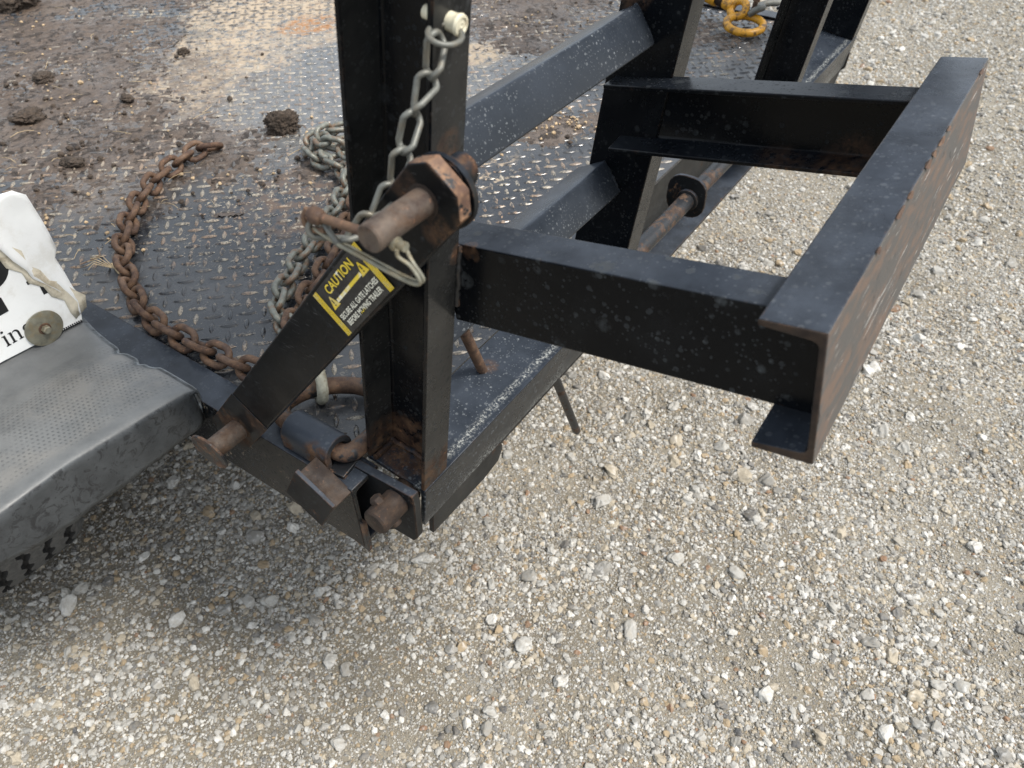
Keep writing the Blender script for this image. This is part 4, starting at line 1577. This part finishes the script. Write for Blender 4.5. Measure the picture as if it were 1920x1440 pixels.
def chain(name, label, pts, me, pitch, group=None, roll0=45, alt=90, jit=9, upv=Vector((0, 0, 1)), cat='chain', mats=None):
    pts = resample(smooth_path(pts, 24), pitch)
    root = thing(name, pts[0], label, cat, group)
    for i in range(len(pts) - 1):
        a, c = pts[i], pts[i + 1]
        x = (c - a).normalized()
        y = upv.cross(x).normalized()
        z = x.cross(y)
        R = Matrix((x, y, z)).transposed().to_4x4()
        roll = rad(roll0 + (alt if i % 2 else 0) + random.uniform(-jit, jit))
        R = R @ Matrix.Rotation(roll, 4, 'X') @ Matrix.Rotation(rad(random.uniform(-4, 4)), 4, 'Z')
        ob = bpy.data.objects.new('link', me)
        COL.objects.link(ob)
        ob.parent = root
        ob.matrix_parent_inverse = Matrix.Identity(4)
        ob.matrix_local = Matrix.Translation((a + c) / 2 - pts[0]) @ R
    return root


cz = DZ + 0.0135
rustlink = link_mesh('link', 0.0285, 0.0335, 0.0092, M['rust_chain'])
pA = [(0.728, 1.095, 0.634), (0.700, 1.105, cz), (0.664, 1.100, cz), (0.602, 1.085, cz), (0.551, 1.057, cz), (0.513, 1.031, cz), (0.470, 0.990, cz), (0.427, 0.937, cz), (0.401, 0.887, cz), (0.377, 0.838, cz),
      (0.364, 0.788, cz), (0.362, 0.738, cz), (0.364, 0.697, cz), (0.366, 0.657, cz), (0.369, 0.622, cz), (0.378, 0.585, cz), (0.392, 0.552, cz)]
pA = [(x, y, z + (0.001 if i else 0)) for i, (x, y, z) in enumerate(pA)]
chain('rusty_chain', 'long rusty brown chain curving across the muddy deck beside the side rail', pA, rustlink, 0.0285, roll0=40)
galvlink = link_mesh('link', 0.0285, 0.0320, 0.0092, M['galv'])
pB = [(0.905, 0.915, 0.636), (0.888, 0.935, 0.640), (0.868, 0.952, 0.637), (0.838, 0.966, 0.637), (0.806, 0.958, 0.637), (0.787, 0.935, 0.637), (0.779, 0.905, 0.637), (0.783, 0.872, 0.637), (0.771, 0.838, 0.637), (0.748, 0.815, 0.637),
      (0.709, 0.793, 0.637), (0.668, 0.772, 0.637), (0.638, 0.758, 0.637), (0.589, 0.743, 0.637), (0.553, 0.727, 0.637), (0.510, 0.704, 0.637), (0.474, 0.684, 0.637), (0.454, 0.656, 0.637),
      (0.443, 0.62, 0.637), (0.43, 0.58, 0.637), (0.412, 0.547, 0.641)]
chain('grey_chain', 'grey galvanised chain heaped beside the post and running down the deck', [(x, y, z + 0.005) for x, y, z in pB], galvlink, 0.0285, roll0=38)
galvr = link_mesh('link', 0.0285, 0.0320, 0.0092, M['rust'])
pC = [(0.800, 0.800, 0.636), (0.76, 0.786, 0.637), (0.715, 0.768, 0.637), (0.668, 0.741, 0.637), (0.622, 0.716, 0.637), (0.583, 0.697, 0.637), (0.545, 0.678, 0.637), (0.505, 0.663, 0.637),
      (0.470, 0.646, 0.637), (0.440, 0.628, 0.637), (0.418, 0.60, 0.637), (0.405, 0.57, 0.638)]
chain('red_brown_chain', 'short red brown rusty chain lying against the grey chain by the post', [(x + 0.004, y, z + 0.006) for x, y, z in pC], galvr, 0.0285, roll0=50)
# coil in the heap behind the post
pD = [(0.790, 0.905, 0.645), (0.812, 0.888, 0.645), (0.845, 0.882, 0.642), (0.872, 0.880, 0.638), (0.905, 0.870, 0.637)]
chain('grey_chain', 'end of grey chain coiled over itself behind the near post', [(x, y, z + 0.006) for x, y, z in pD], galvlink, 0.0285, roll0=30)

pE = [(0.86, 0.915, 0.660), (0.835, 0.935, 0.662), (0.808, 0.930, 0.663), (0.800, 0.905, 0.664), (0.812, 0.882, 0.660), (0.800, 0.850, 0.654), (0.775, 0.825, 0.652), (0.742, 0.808, 0.652), (0.71, 0.802, 0.650)]
chain('grey_chain', 'upper grey chain strand lying on top of the coiled heap', pE, galvlink, 0.0285, roll0=20)

# forged connecting loop round the lashing ring
mb = MB()
lpts = []
cc = Vector((0.392, 0.528, 0.652))
ax1 = Vector((0.45, 0.85, 0.0)).normalized()
ax2 = Vector((0.22, 0.10, 0.97)).normalized()
for k in range(22):
    a = 2 * math.pi * k / 22
    lpts.append(cc + ax1 * (0.016 * math.cos(a)) + ax2 * (0.0215 * math.sin(a)))
mb.tube(lpts, 0.0066, 10, True)
cl = mb.build('connecting_loop', M['pale_steel'], None, smooth=80)
tag(cl, 'pale grey forged loop hooked round the rusty lashing ring', 'chain loop')

# thin twisted chain from the bolt on the post to the snap pin
tw = link_mesh('link', 0.0208, 0.0162, 0.0041, M['galv_clean'], twist=rad(72), n=30)
pT = [(0.352, 0.288, 1.0890), (0.341, 0.2865, 1.0700), (0.3235, 0.2875, 1.0530), (0.315, 0.2875, 1.0400), (0.306, 0.2885, 1.0190), (0.2945, 0.290, 1.0110), (0.284, 0.2905, 1.0040),
      (0.272, 0.294, 0.9965), (0.262, 0.304, 0.9915), (0.2585, 0.314, 0.9960), (0.2595, 0.3190, 0.9995)]
chain('thin_chain', 'thin twisted wire chain hanging down the post to the snap pin', pT, tw, 0.0228, roll0=65, alt=12, jit=8, upv=Vector((0.25, -0.9, 0.3)))
mb = MB()
lpts = []
cc = Vector((0.353, 0.286, 1.0925))
for k in range(22):
    a = 2 * math.pi * k / 22
    lpts.append(cc + Vector((0.0115 * math.cos(a), -0.0085 * math.sin(a) - 0.002, -0.003 - 0.003 * math.sin(a))))
mb.tube(lpts, 0.0018, 8, True)
tlk = mb.build('top_link', M['galv_clean'], bpy.data.objects['thin_chain'], smooth=80)
# the bolt it hangs from
bt = thing('bolt', (0.366, 0.292, 1.091), 'pale cream headed bolt through the top of the near post', 'bolt')
bc = G(0.3655, 0, 0)
bc = Vector((0.3650, 0.2897, 1.0925))
mb = MB()
mb.lathe([(-0.002, 0.0056), (0.004, 0.0056), (0.0050, 0.0058), (0.0072, 0.0066), (0.0090, 0.0060), (0.0092, 0.0045), (0.0084, 0.0038), (0.0088, 0.0014), (0.0082, 0.0005)], bc, N, 22)
mb.build('head', M['cream'], bt)
mb = MB()
mb.lathe([(0, 0.0042), (0.018, 0.0042)], bc, -N, 14)
mb.lathe([(0.0075, 0.0060), (0.0105, 0.0060), (0.0112, 0.005)], bc, -N, 16)
mb.build('nut', M['cream'], bt)

# ------------------------------------------------------------------ rods
rd = MB()
d1 = Vector((0.047, 0.012, -0.102)).normalized()
top1 = Vector((0.4800, 0.385, 0.7330))
rd.lathe([(0.0, 0.0052), (0.001, 0.0062), (0.150, 0.0062)], top1, d1, 14)
r1 = rd.build('steel_rod', M['rust'], None)
tag(r1, 'short rusty rod standing in a hole of the bottom rail', 'rod')
mb = MB()
mb.lathe([(0, 0.0088), (0.0004, 0.0088)], (0.5272, 0.3972, 0.6315), U, 18)
mb.build('rod_hole', M['black_print'], rampA)
rd = MB()
d2 = Vector((0.086, 0.0, -0.197)).normalized()
rd.lathe([(0, 0.0062), (0.265, 0.0062), (0.266, 0.0050)], Vector((0.6135, 0.364, 0.614)), d2, 14)
r2 = rd.build('steel_rod', rust('rod_rust', 0.7, 0.0, 0.6), None)
tag(r2, 'long dark rod hanging below the bottom rail over the gravel', 'rod')

# ------------------------------------------------------------------ sign on the fender
SK = 0.96                                   # size of the sign drawing
SYP = 0.8215


def SX(x):
    return SK * x


def SZ(z):
    return 1.25 - SK * (1.25 - z)


sg = thing('sign_panel', (0.17, SYP, 0.675), 'white torn plastic sign with black letters bolted above the grey fender', 'sign')
mb = MB()
panel = [(0.02, 0.6515), (0.2113, 0.6510), (0.312, 0.6440), (0.3165, 0.660), (0.318, 0.695), (0.3155, 0.735), (0.322, 0.745), (0.320, 0.80), (0.3175, 0.817), (0.309, 0.8255), (0.295, 0.8275), (0.02, 0.83)]
mb.extrude([(SX(x), SZ(z)) for x, z in panel], (0, SYP, 0), (1, 0, 0), (0, 0, 1), (0, 0.0042, 0))
pn = mb.build('panel', M['sign_white'], sg, bevel=0.0004)
# corrugated raw edge
mb = MB()
for k in range(12):
    t = k / 12
    mb.box((SX(0.280 + t * 0.033), SYP + 0.0003, SZ(0.6475 - 0.0030 * t)), (0.0012, 0.0034, 0.0036))
fl = mb.build('fluted_edge', M['black_print'], pn)
fl['kind'] = 'stuff'
# peeled face sheet, curling over the upper right of the panel
left = [(0.243, 0.829), (0.252, 0.809), (0.259, 0.793), (0.266, 0.776), (0.2725, 0.757), (0.2795, 0.741), (0.2845, 0.727), (0.2935, 0.712), (0.300, 0.699), (0.3085, 0.685), (0.3125, 0.668), (0.3130, 0.655)]
right = [(0.297, 0.8285), (0.309, 0.8262), (0.3185, 0.8175), (0.3200, 0.802), (0.3215, 0.785), (0.3222, 0.765), (0.3225, 0.746), (0.3162, 0.736), (0.3180, 0.715), (0.3190, 0.695), (0.3215, 0.678), (0.3170, 0.660)]
vs, fs = [], []
NC = 9
rs_ = random.Random(5)
for i in range(len(left)):
    jit = rs_.uniform(-0.0014, 0.0014)
    for k in range(NC + 1):
        t = k / NC
        x = left[i][0] * (1 - t) + right[i][0] * t + jit * (1 - t)
        z = left[i][1] * (1 - t) + right[i][1] * t
        lift = 0.0012 + 0.0016 * math.exp(-(t / 0.16) ** 2) + 0.0022 * math.sin(t * 7 + i * 0.5) * (1 - t) + 0.0008 * math.sin(i * 1.7)
        vs.append((SX(x), SYP - max(0.0008, lift), SZ(z)))
for i in range(len(left) - 1):
    for k in range(NC):
        fs.append((i * (NC + 1) + k, (i + 1) * (NC + 1) + k, (i + 1) * (NC + 1) + k + 1, i * (NC + 1) + k + 1))
mb = MB()
mb.add(vs, fs)
po = mb.build('peeled_sheet', M['sign_white'], sg, smooth=60)
md = po.modifiers.new('thick', 'SOLIDIFY')
md.thickness = 0.0008
# grubby torn backing showing along the fold
vv, ff = [], []
for i, (x, z) in enumerate(left[2:]):
    w = (0.003, 0.0050, 0.0095, 0.0042, 0.0070, 0.0036, 0.0080, 0.0066, 0.0105, 0.0070)[i]
    q = rs_.uniform(-0.001, 0.001)
    vv += [(SX(x - w * 0.9 + q), SYP - 0.0009, SZ(z - w * 0.55)), (SX(x - w * 0.4), SYP - 0.0012, SZ(z - w * 0.2)), (SX(x + w * 0.4), SYP - 0.0016, SZ(z + w * 0.1)), (SX(x + w * 1.5), SYP - 0.0017, SZ(z + w * 0.6))]
for i in range(len(left) - 3):
    for k in range(3):
        ff.append((i * 4 + k, i * 4 + 4 + k, i * 4 + 5 + k, i * 4 + 1 + k))
mb = MB()
mb.add(vv, ff)
to = mb.build('torn_backing', M['sign_beige'], sg, smooth=30)
md = to.modifiers.new('thick', 'SOLIDIFY')
md.thickness = 0.0006
# what is left of the lettering
yo = SYP - 0.0005


def spoly(q, pts):
    vs = [Vector((SX(x), yo, SZ(z))) for x, z in pts]
    n = (vs[1] - vs[0]).cross(vs[2] - vs[0])
    f = tuple(range(len(vs)))
    q.add(vs, [f if n.y < 0 else f[::-1]])


def srect(q, x0, x1, z0, z1):
    spoly(q, [(x0, z0), (x1, z0), (x1, z1), (x0, z1)])


for r_ in ((0.2862, 0.2960, 0.7010, 0.7135), (0.262, 0.2762, 0.7715, 0.7785), (0.222, 0.2445, 0.7045, 0.7240), (0.2755, 0.2845, 0.7215, 0.7262)):
    mb = MB()
    srect(mb, *r_)
    mb.build('letter_remnant', M['black_print'], pn, smooth=0)
mb = MB()
arc_o, arc_i = [], []
for k in range(13):
    a = rad(-90 + 150 * k / 12)
    arc_o.append((0.243 + 0.026 * math.cos(a), 0.762 + 0.027 * math.sin(a)))
    arc_i.append((0.243 + 0.010 * math.cos(a), 0.762 + 0.011 * math.sin(a)))
ro_pts = arc_o + arc_i[::-1]
for k in range(12):
    spoly(mb, [arc_o[k], arc_o[k + 1], arc_i[k + 1], arc_i[k]])
srect(mb, 0.205, 0.243, 0.735, 0.751)
lr = mb.build('bold_letter', M['black_print'], pn, smooth=0)


def letter_i(q, x, z, h):
    s = h * 0.17
    srect(q, x, x + s, z, z + h)
    srect(q, x - s * 0.6, x + s * 1.6, z - 0.0002, z + s * 0.45)
    srect(q, x - s * 0.6, x, z + h - s * 0.45, z + h)
    spoly(q, [(x + s / 2 + s * 0.66 * math.cos(k * math.pi / 5), z + h * 1.34 + s * 0.66 * math.sin(k * math.pi / 5)) for k in range(10)])


def letter_n(q, x, z, h):
    s = h * 0.17
    srect(q, x, x + s, z, z + h)
    srect(q, x - s * 0.6, x + s * 1.6, z - 0.0002, z + s * 0.45)
    srect(q, x - s * 0.6, x, z + h - s * 0.45, z + h)
    x2 = x + h * 0.58
    srect(q, x2, x2 + s, z, z + h * 0.70)
    srect(q, x2 - s * 0.6, x2 + s * 1.6, z - 0.0002, z + s * 0.45)
    ro_, ri_ = (x2 + s - x - s * 0.9) / 2, (x2 - x - s) / 2
    cxn = x + s * 0.9 + ro_
    o_, i_ = [], []
    for k in range(9):
        a = math.pi * k / 8
        o_.append((cxn + ro_ * math.cos(a), z + h * 0.70 + h * 0.31 * math.sin(a)))
        i_.append((x + s + ri_ + ri_ * math.cos(a), z + h * 0.70 + h * 0.20 * math.sin(a)))
    for k in range(8):
        spoly(q, [o_[k], o_[k + 1], i_[k + 1], i_[k]])


def letter_g(q, x, z, h):
    cxg, czg = x + h * 0.24, z + h * 0.66
    o_, i_ = [], []
    for k in range(17):
        a = 2 * math.pi * k / 16
        o_.append((cxg + h * 0.30 * math.cos(a), czg + h * 0.33 * math.sin(a)))
        i_.append((cxg + h * 0.15 * math.cos(a), czg + h * 0.21 * math.sin(a)))
    for k in range(16):
        spoly(q, [o_[k], o_[k + 1], i_[k + 1], i_[k]])


hL = 0.0145
for fn, x in ((letter_i, 0.2250), (letter_n, 0.2250 + hL * 0.5), (letter_g, 0.2250 + hL * 1.62)):
    mb = MB()
    fn(mb, x, 0.6655, hL)
    q_ = mb.build('serif_letter', M['black_print'], pn, smooth=0)
    if fn is not letter_g:
        q_['kind'] = 'stuff'
wc = (SX(0.268), SYP - 0.0006, SZ(0.6633))
mb = MB()
mb.lathe([(0, 0.0066), (0.0006, 0.0216), (0.0022, 0.0216), (0.0026, 0.0206)], wc, (0, -1, 0), 36)
ws = mb.build('washer', M['zinc'], sg)
mb = MB()
mb.lathe([(0.002, 0.0072), (0.0035, 0.0069)], wc, (0, -1, 0), 18)
mb.build('rust_ring', M['rust'], ws)
mb = MB()
mb.lathe([(0.003, 0.0050), (0.0085, 0.0050), (0.0095, 0.0040)], wc, (0, -1, 0), 6)
mb.build('bolt_head', M['zinc'], ws, bevel=0.0004)

# ------------------------------------------------------------------ yellow load binder at the far corner of the deck
yb = thing('load_binder', (1.78, 0.60, 0.63), 'yellow chain binder end with screw, eye and ring on the far deck', 'load binder')
ya = Vector((1.819, 0.668, 0.665))
yd = Vector((-0.045, -0.115, -0.008)).normalized()
mb = MB()
mb.lathe([(-0.09, 0.017), (0.012, 0.017), (0.016, 0.015)], ya, yd, 16)
mb.build('barrel', M['yellow'], yb)
mb = MB()
pr = []
for k in range(17):
    pr.append((0.014 + k * 0.0016, 0.0128 if k % 2 else 0.0108))
mb.lathe(pr, ya, yd, 14)
mb.build('screw', M['rust_dark'], yb)
mb = MB()
mb.lathe([(0.038, 0.0125), (0.048, 0.0145), (0.064, 0.0120)], ya, yd, 14)
ec = ya + yd * 0.080
e_u = yd
e_v = Vector((0.55, -0.2, 0.81)).normalized()
e_v = (e_v - yd * e_v.dot(yd)).normalized()
mb.tube([ec + e_u * (0.019 * math.cos(2 * math.pi * k / 20)) + e_v * (0.018 * math.sin(2 * math.pi * k / 20)) for k in range(20)], 0.0085, 10, True)
mb.build('eye', M['yellow'], yb, smooth=70)
mb = MB()
rc_ = Vector((1.758, 0.562, 0.642))
ru = Vector((-0.55, 0.30, 0.0)).normalized()
ru = Vector((0.56, -0.83, 0)).normalized()
rv_ = Vector((0.83, 0.56, 0.18)).normalized()
ring = []
for k in range(28):
    a = 2 * math.pi * k / 28
    ring.append(rc_ + ru * (0.040 * math.cos(a)) + rv_ * (0.036 * math.sin(a)))
mb.tube(ring, 0.0088, 10, True)
mb.build('ring', M['yellow'], yb, smooth=70)
hk = thing('grab_hook', (1.81, 0.545, 0.66), 'grey steel clevis hook with rusty bolt caught in the yellow ring', 'hook')
mb = MB()
mb.tube(smooth_path([(1.785, 0.566, 0.655), (1.789, 0.550, 0.667), (1.800, 0.543, 0.669), (1.812, 0.552, 0.664), (1.83, 0.556, 0.664), (1.855, 0.545, 0.664), (1.88, 0.53, 0.66)], 5), 0.0075, 10)
mb.build('hook_body', M['galv_clean'], hk, smooth=70)
mb = MB()
mb.lathe([(-0.012, 0.0055), (0.014, 0.0055), (0.0145, 0.008), (0.021, 0.008)], (1.802, 0.563, 0.664), (0.1, -0.1, 1), 8)
mb.build('hook_bolt', M['rust'], hk)

# ------------------------------------------------------------------ debris on the deck
def clod_mesh(name, seed, r, flat):
    r_ = random.Random(seed)
    bm_ = bmesh.new()
    bmesh.ops.create_icosphere(bm_, subdivisions=5, radius=1.0)
    from mathutils import noise as mn
    off = Vector((r_.uniform(0, 50), r_.uniform(0, 50), r_.uniform(0, 50)))
    for v in bm_.verts:
        p = v.co.copy()
        k = 0.80 + 0.36 * mn.noise(p * 1.0 + off) + 0.16 * mn.noise(p * 2.6 + off) + 0.13 * mn.noise(p * 6 + off) + 0.13 * mn.noise(p * 12 + off) + 0.09 * mn.noise(p * 24 + off)
        v.co = Vector((p.x * k * 1.15, p.y * k * 0.85, p.z * k * flat))
    me = bpy.data.meshes.new(name)
    zs = [v.co.z for v in bm_.verts]
    for v in bm_.verts:
        v.co *= r
        v.co.z += r * flat * 0.42
    bm_.to_mesh(me)
    bm_.free()
    me.materials.append(M['mud_clod'])
    me.shade_smooth()
    return me


clods = [(0.842, 1.060, 0.033, 0.80, 'wide dark mud clod alone on the bare plate near the coiled grey chain'),
         (0.945, 2.075, 0.068, 0.75, 'large mud lump at the top left corner of the deck'),
         (0.612, 1.470, 0.030, 0.5, 'flat crumbly mud lump with roots in the left mud'),
         (0.765, 1.395, 0.015, 0.6, 'small mud lump on the edge of the muddy area'),
         (0.98, 1.50, 0.013, 0.6, 'small dark mud crumb in the tan patch'),
         (0.735, 1.62, 0.024, 0.45, 'low mud lump among the straw in the mud'),
         (0.56, 1.26, 0.020, 0.4, 'low mud heap left of the rusty chain end')]
for i, (x, y, r, fl, lb) in enumerate(clods):
    o = bpy.data.objects.new('mud_clod', clod_mesh('mud_clod', 40 + i, r, fl))
    COL.objects.link(o)
    o.location = (x, y, DZ + 0.001)
    o.rotation_euler = (0, 0, i * 1.3 + 0.6)
    if i == 0:
        o.rotation_euler = (0, 0, rad(-50))
        o.scale = (0.92, 0.85, 1.1)
    tag(o, lb, 'mud clod', 'mud clods on the deck')

mb = MB()
base_p = []
for k in range(3):
    bm_ = bmesh.new()
    bmesh.ops.create_icosphere(bm_, subdivisions=1, radius=1.0)
    vv = [v.co * random.uniform(0.75, 1.2) for v in bm_.verts]
    ff = [tuple(v.index for v in f.verts) for f in bm_.faces]
    base_p.append((vv, ff))
    bm_.free()
cent = [(0.70, 1.5, 0.22, 46), (0.9, 1.9, 0.3, 24), (1.14, 0.66, 0.07, 60), (0.66, 1.05, 0.12, 14), (0.5, 1.12, 0.1, 10), (1.55, 1.0, 0.16, 22), (0.46, 1.02, 0.06, 7), (0.85, 0.95, 0.2, 10), (0.9, 0.68, 0.2, 8)]
for (cx, cy, r, n_) in cent:
    for _ in range(n_):
        x, y = random.gauss(cx, r * 0.55), random.gauss(cy, r * 0.55)
        if not (0.36 < x < 1.86 and y > 0.45):
            continue
        s = random.uniform(0.0012, 0.0036) * (1.5 if random.random() < 0.12 else 1)
        vv, ff = random.choice(base_p)
        a = random.uniform(0, 6.28)
        ca, sa = math.cos(a), math.sin(a)
        z = DZ + 0.002
        mb.add([(x + s * (v.x * ca * 1.2 - v.y * sa), y + s * (v.x * sa * 1.2 + v.y * ca), z + s * (v.z * 0.75 + 0.5)) for v in vv], ff)
pb = mb.build('deck_grit', M['pebble'], None, smooth=0)
tag(pb, 'tan grit and pebbles scattered over the muddy deck', None, None, 'stuff')

# crumbs of the same mud
mb = MB()
for (cx, cy, r, n_) in [(0.70, 1.45, 0.28, 170), (0.9, 1.85, 0.3, 90), (0.60, 1.25, 0.12, 70), (0.61, 1.47, 0.06, 50), (0.73, 1.62, 0.06, 40), (0.56, 1.26, 0.05, 40), (0.84, 1.05, 0.05, 26), (0.66, 1.05, 0.14, 40),
                        (1.6, 1.0, 0.2, 70), (1.13, 0.66, 0.07, 50), (0.75, 0.95, 0.18, 30), (0.98, 1.5, 0.1, 14)]:
    for _ in range(n_):
        x, y = random.gauss(cx, r * 0.6), random.gauss(cy, r * 0.6)
        if not (0.37 < x < 1.85 and y > 0.46):
            continue
        s_ = 0.0008 + 0.0050 * random.random() ** 4.5
        vv, ff = random.choice(base_p)
        a = random.uniform(0, 6.28)
        ca, sa = math.cos(a), math.sin(a)
        mb.add([(x + s_ * (v.x * ca * 1.2 - v.y * sa), y + s_ * (v.x * sa * 1.2 + v.y * ca), DZ + 0.001 + s_ * (v.z * 0.7 + 0.45)) for v in vv], ff)
mc = mb.build('mud_crumbs', M['mud_clod'], None, smooth=0)
tag(mc, 'dark crumbs of mud scattered over the deck', None, None, 'stuff')

mb = MB()
for _ in range(48):
    cx, cy, r = random.choice([(0.70, 1.5, 0.3), (0.85, 1.8, 0.3), (0.62, 1.2, 0.14), (0.9, 1.3, 0.3), (0.55, 1.05, 0.12), (1.6, 1.0, 0.2), (0.6, 1.35, 0.2)])
    x, y = random.gauss(cx, r * 0.5), random.gauss(cy, r * 0.5)
    if not (0.37 < x < 1.85 and y > 0.5):
        continue
    a = random.uniform(0, 6.28)
    L = random.uniform(0.010, 0.042)
    z = DZ + 0.0050
    b_ = random.uniform(-0.6, 0.6)
    pts = [(x + L * t * math.cos(a + b_ * t), y + L * t * math.sin(a + b_ * t), z + 0.003 * math.sin(3 * t)) for t in (0, 0.3, 0.65, 1)]
    mb.tube(pts, random.uniform(0.0003, 0.0006), 4)
st = mb.build('straw', M['straw'], None, smooth=60)
tag(st, 'bits of straw and roots scattered over the mud', None, None, 'stuff')

tw1 = MB()
tz = DZ + 0.004
tw1.tube(smooth_path([(0.418, 0.955, tz), (0.408, 0.925, tz + 0.002), (0.402, 0.895, tz + 0.002), (0.387, 0.862, tz)], 4), 0.0013, 6)
for k in range(5):
    a = rad(75 + k * 16)
    tw1.tube([(0.412, 0.94, tz + 0.001), (0.412 + 0.02 * math.cos(a), 0.94 + 0.03 * math.sin(a), tz + 0.006 + 0.001 * k), (0.412 + 0.028 * math.cos(a + 0.2), 0.94 + 0.045 * math.sin(a + 0.2), tz + 0.004)], 0.0006, 4)
o = tw1.build('dry_twig', M['straw'], None, smooth=60)
tag(o, 'frayed dry twig on the plate between the sign and the rusty chain', 'twig')
tw2 = MB()
tw2.tube(smooth_path([(0.430, 1.005, tz), (0.420, 0.985, tz + 0.001), (0.404, 0.985, tz + 0.001), (0.392, 0.99, tz)], 4), 0.0011, 6)
o = tw2.build('dry_twig', M['bark'], None, smooth=60)
tag(o, 'small bent twig beside the sign edge', 'twig')
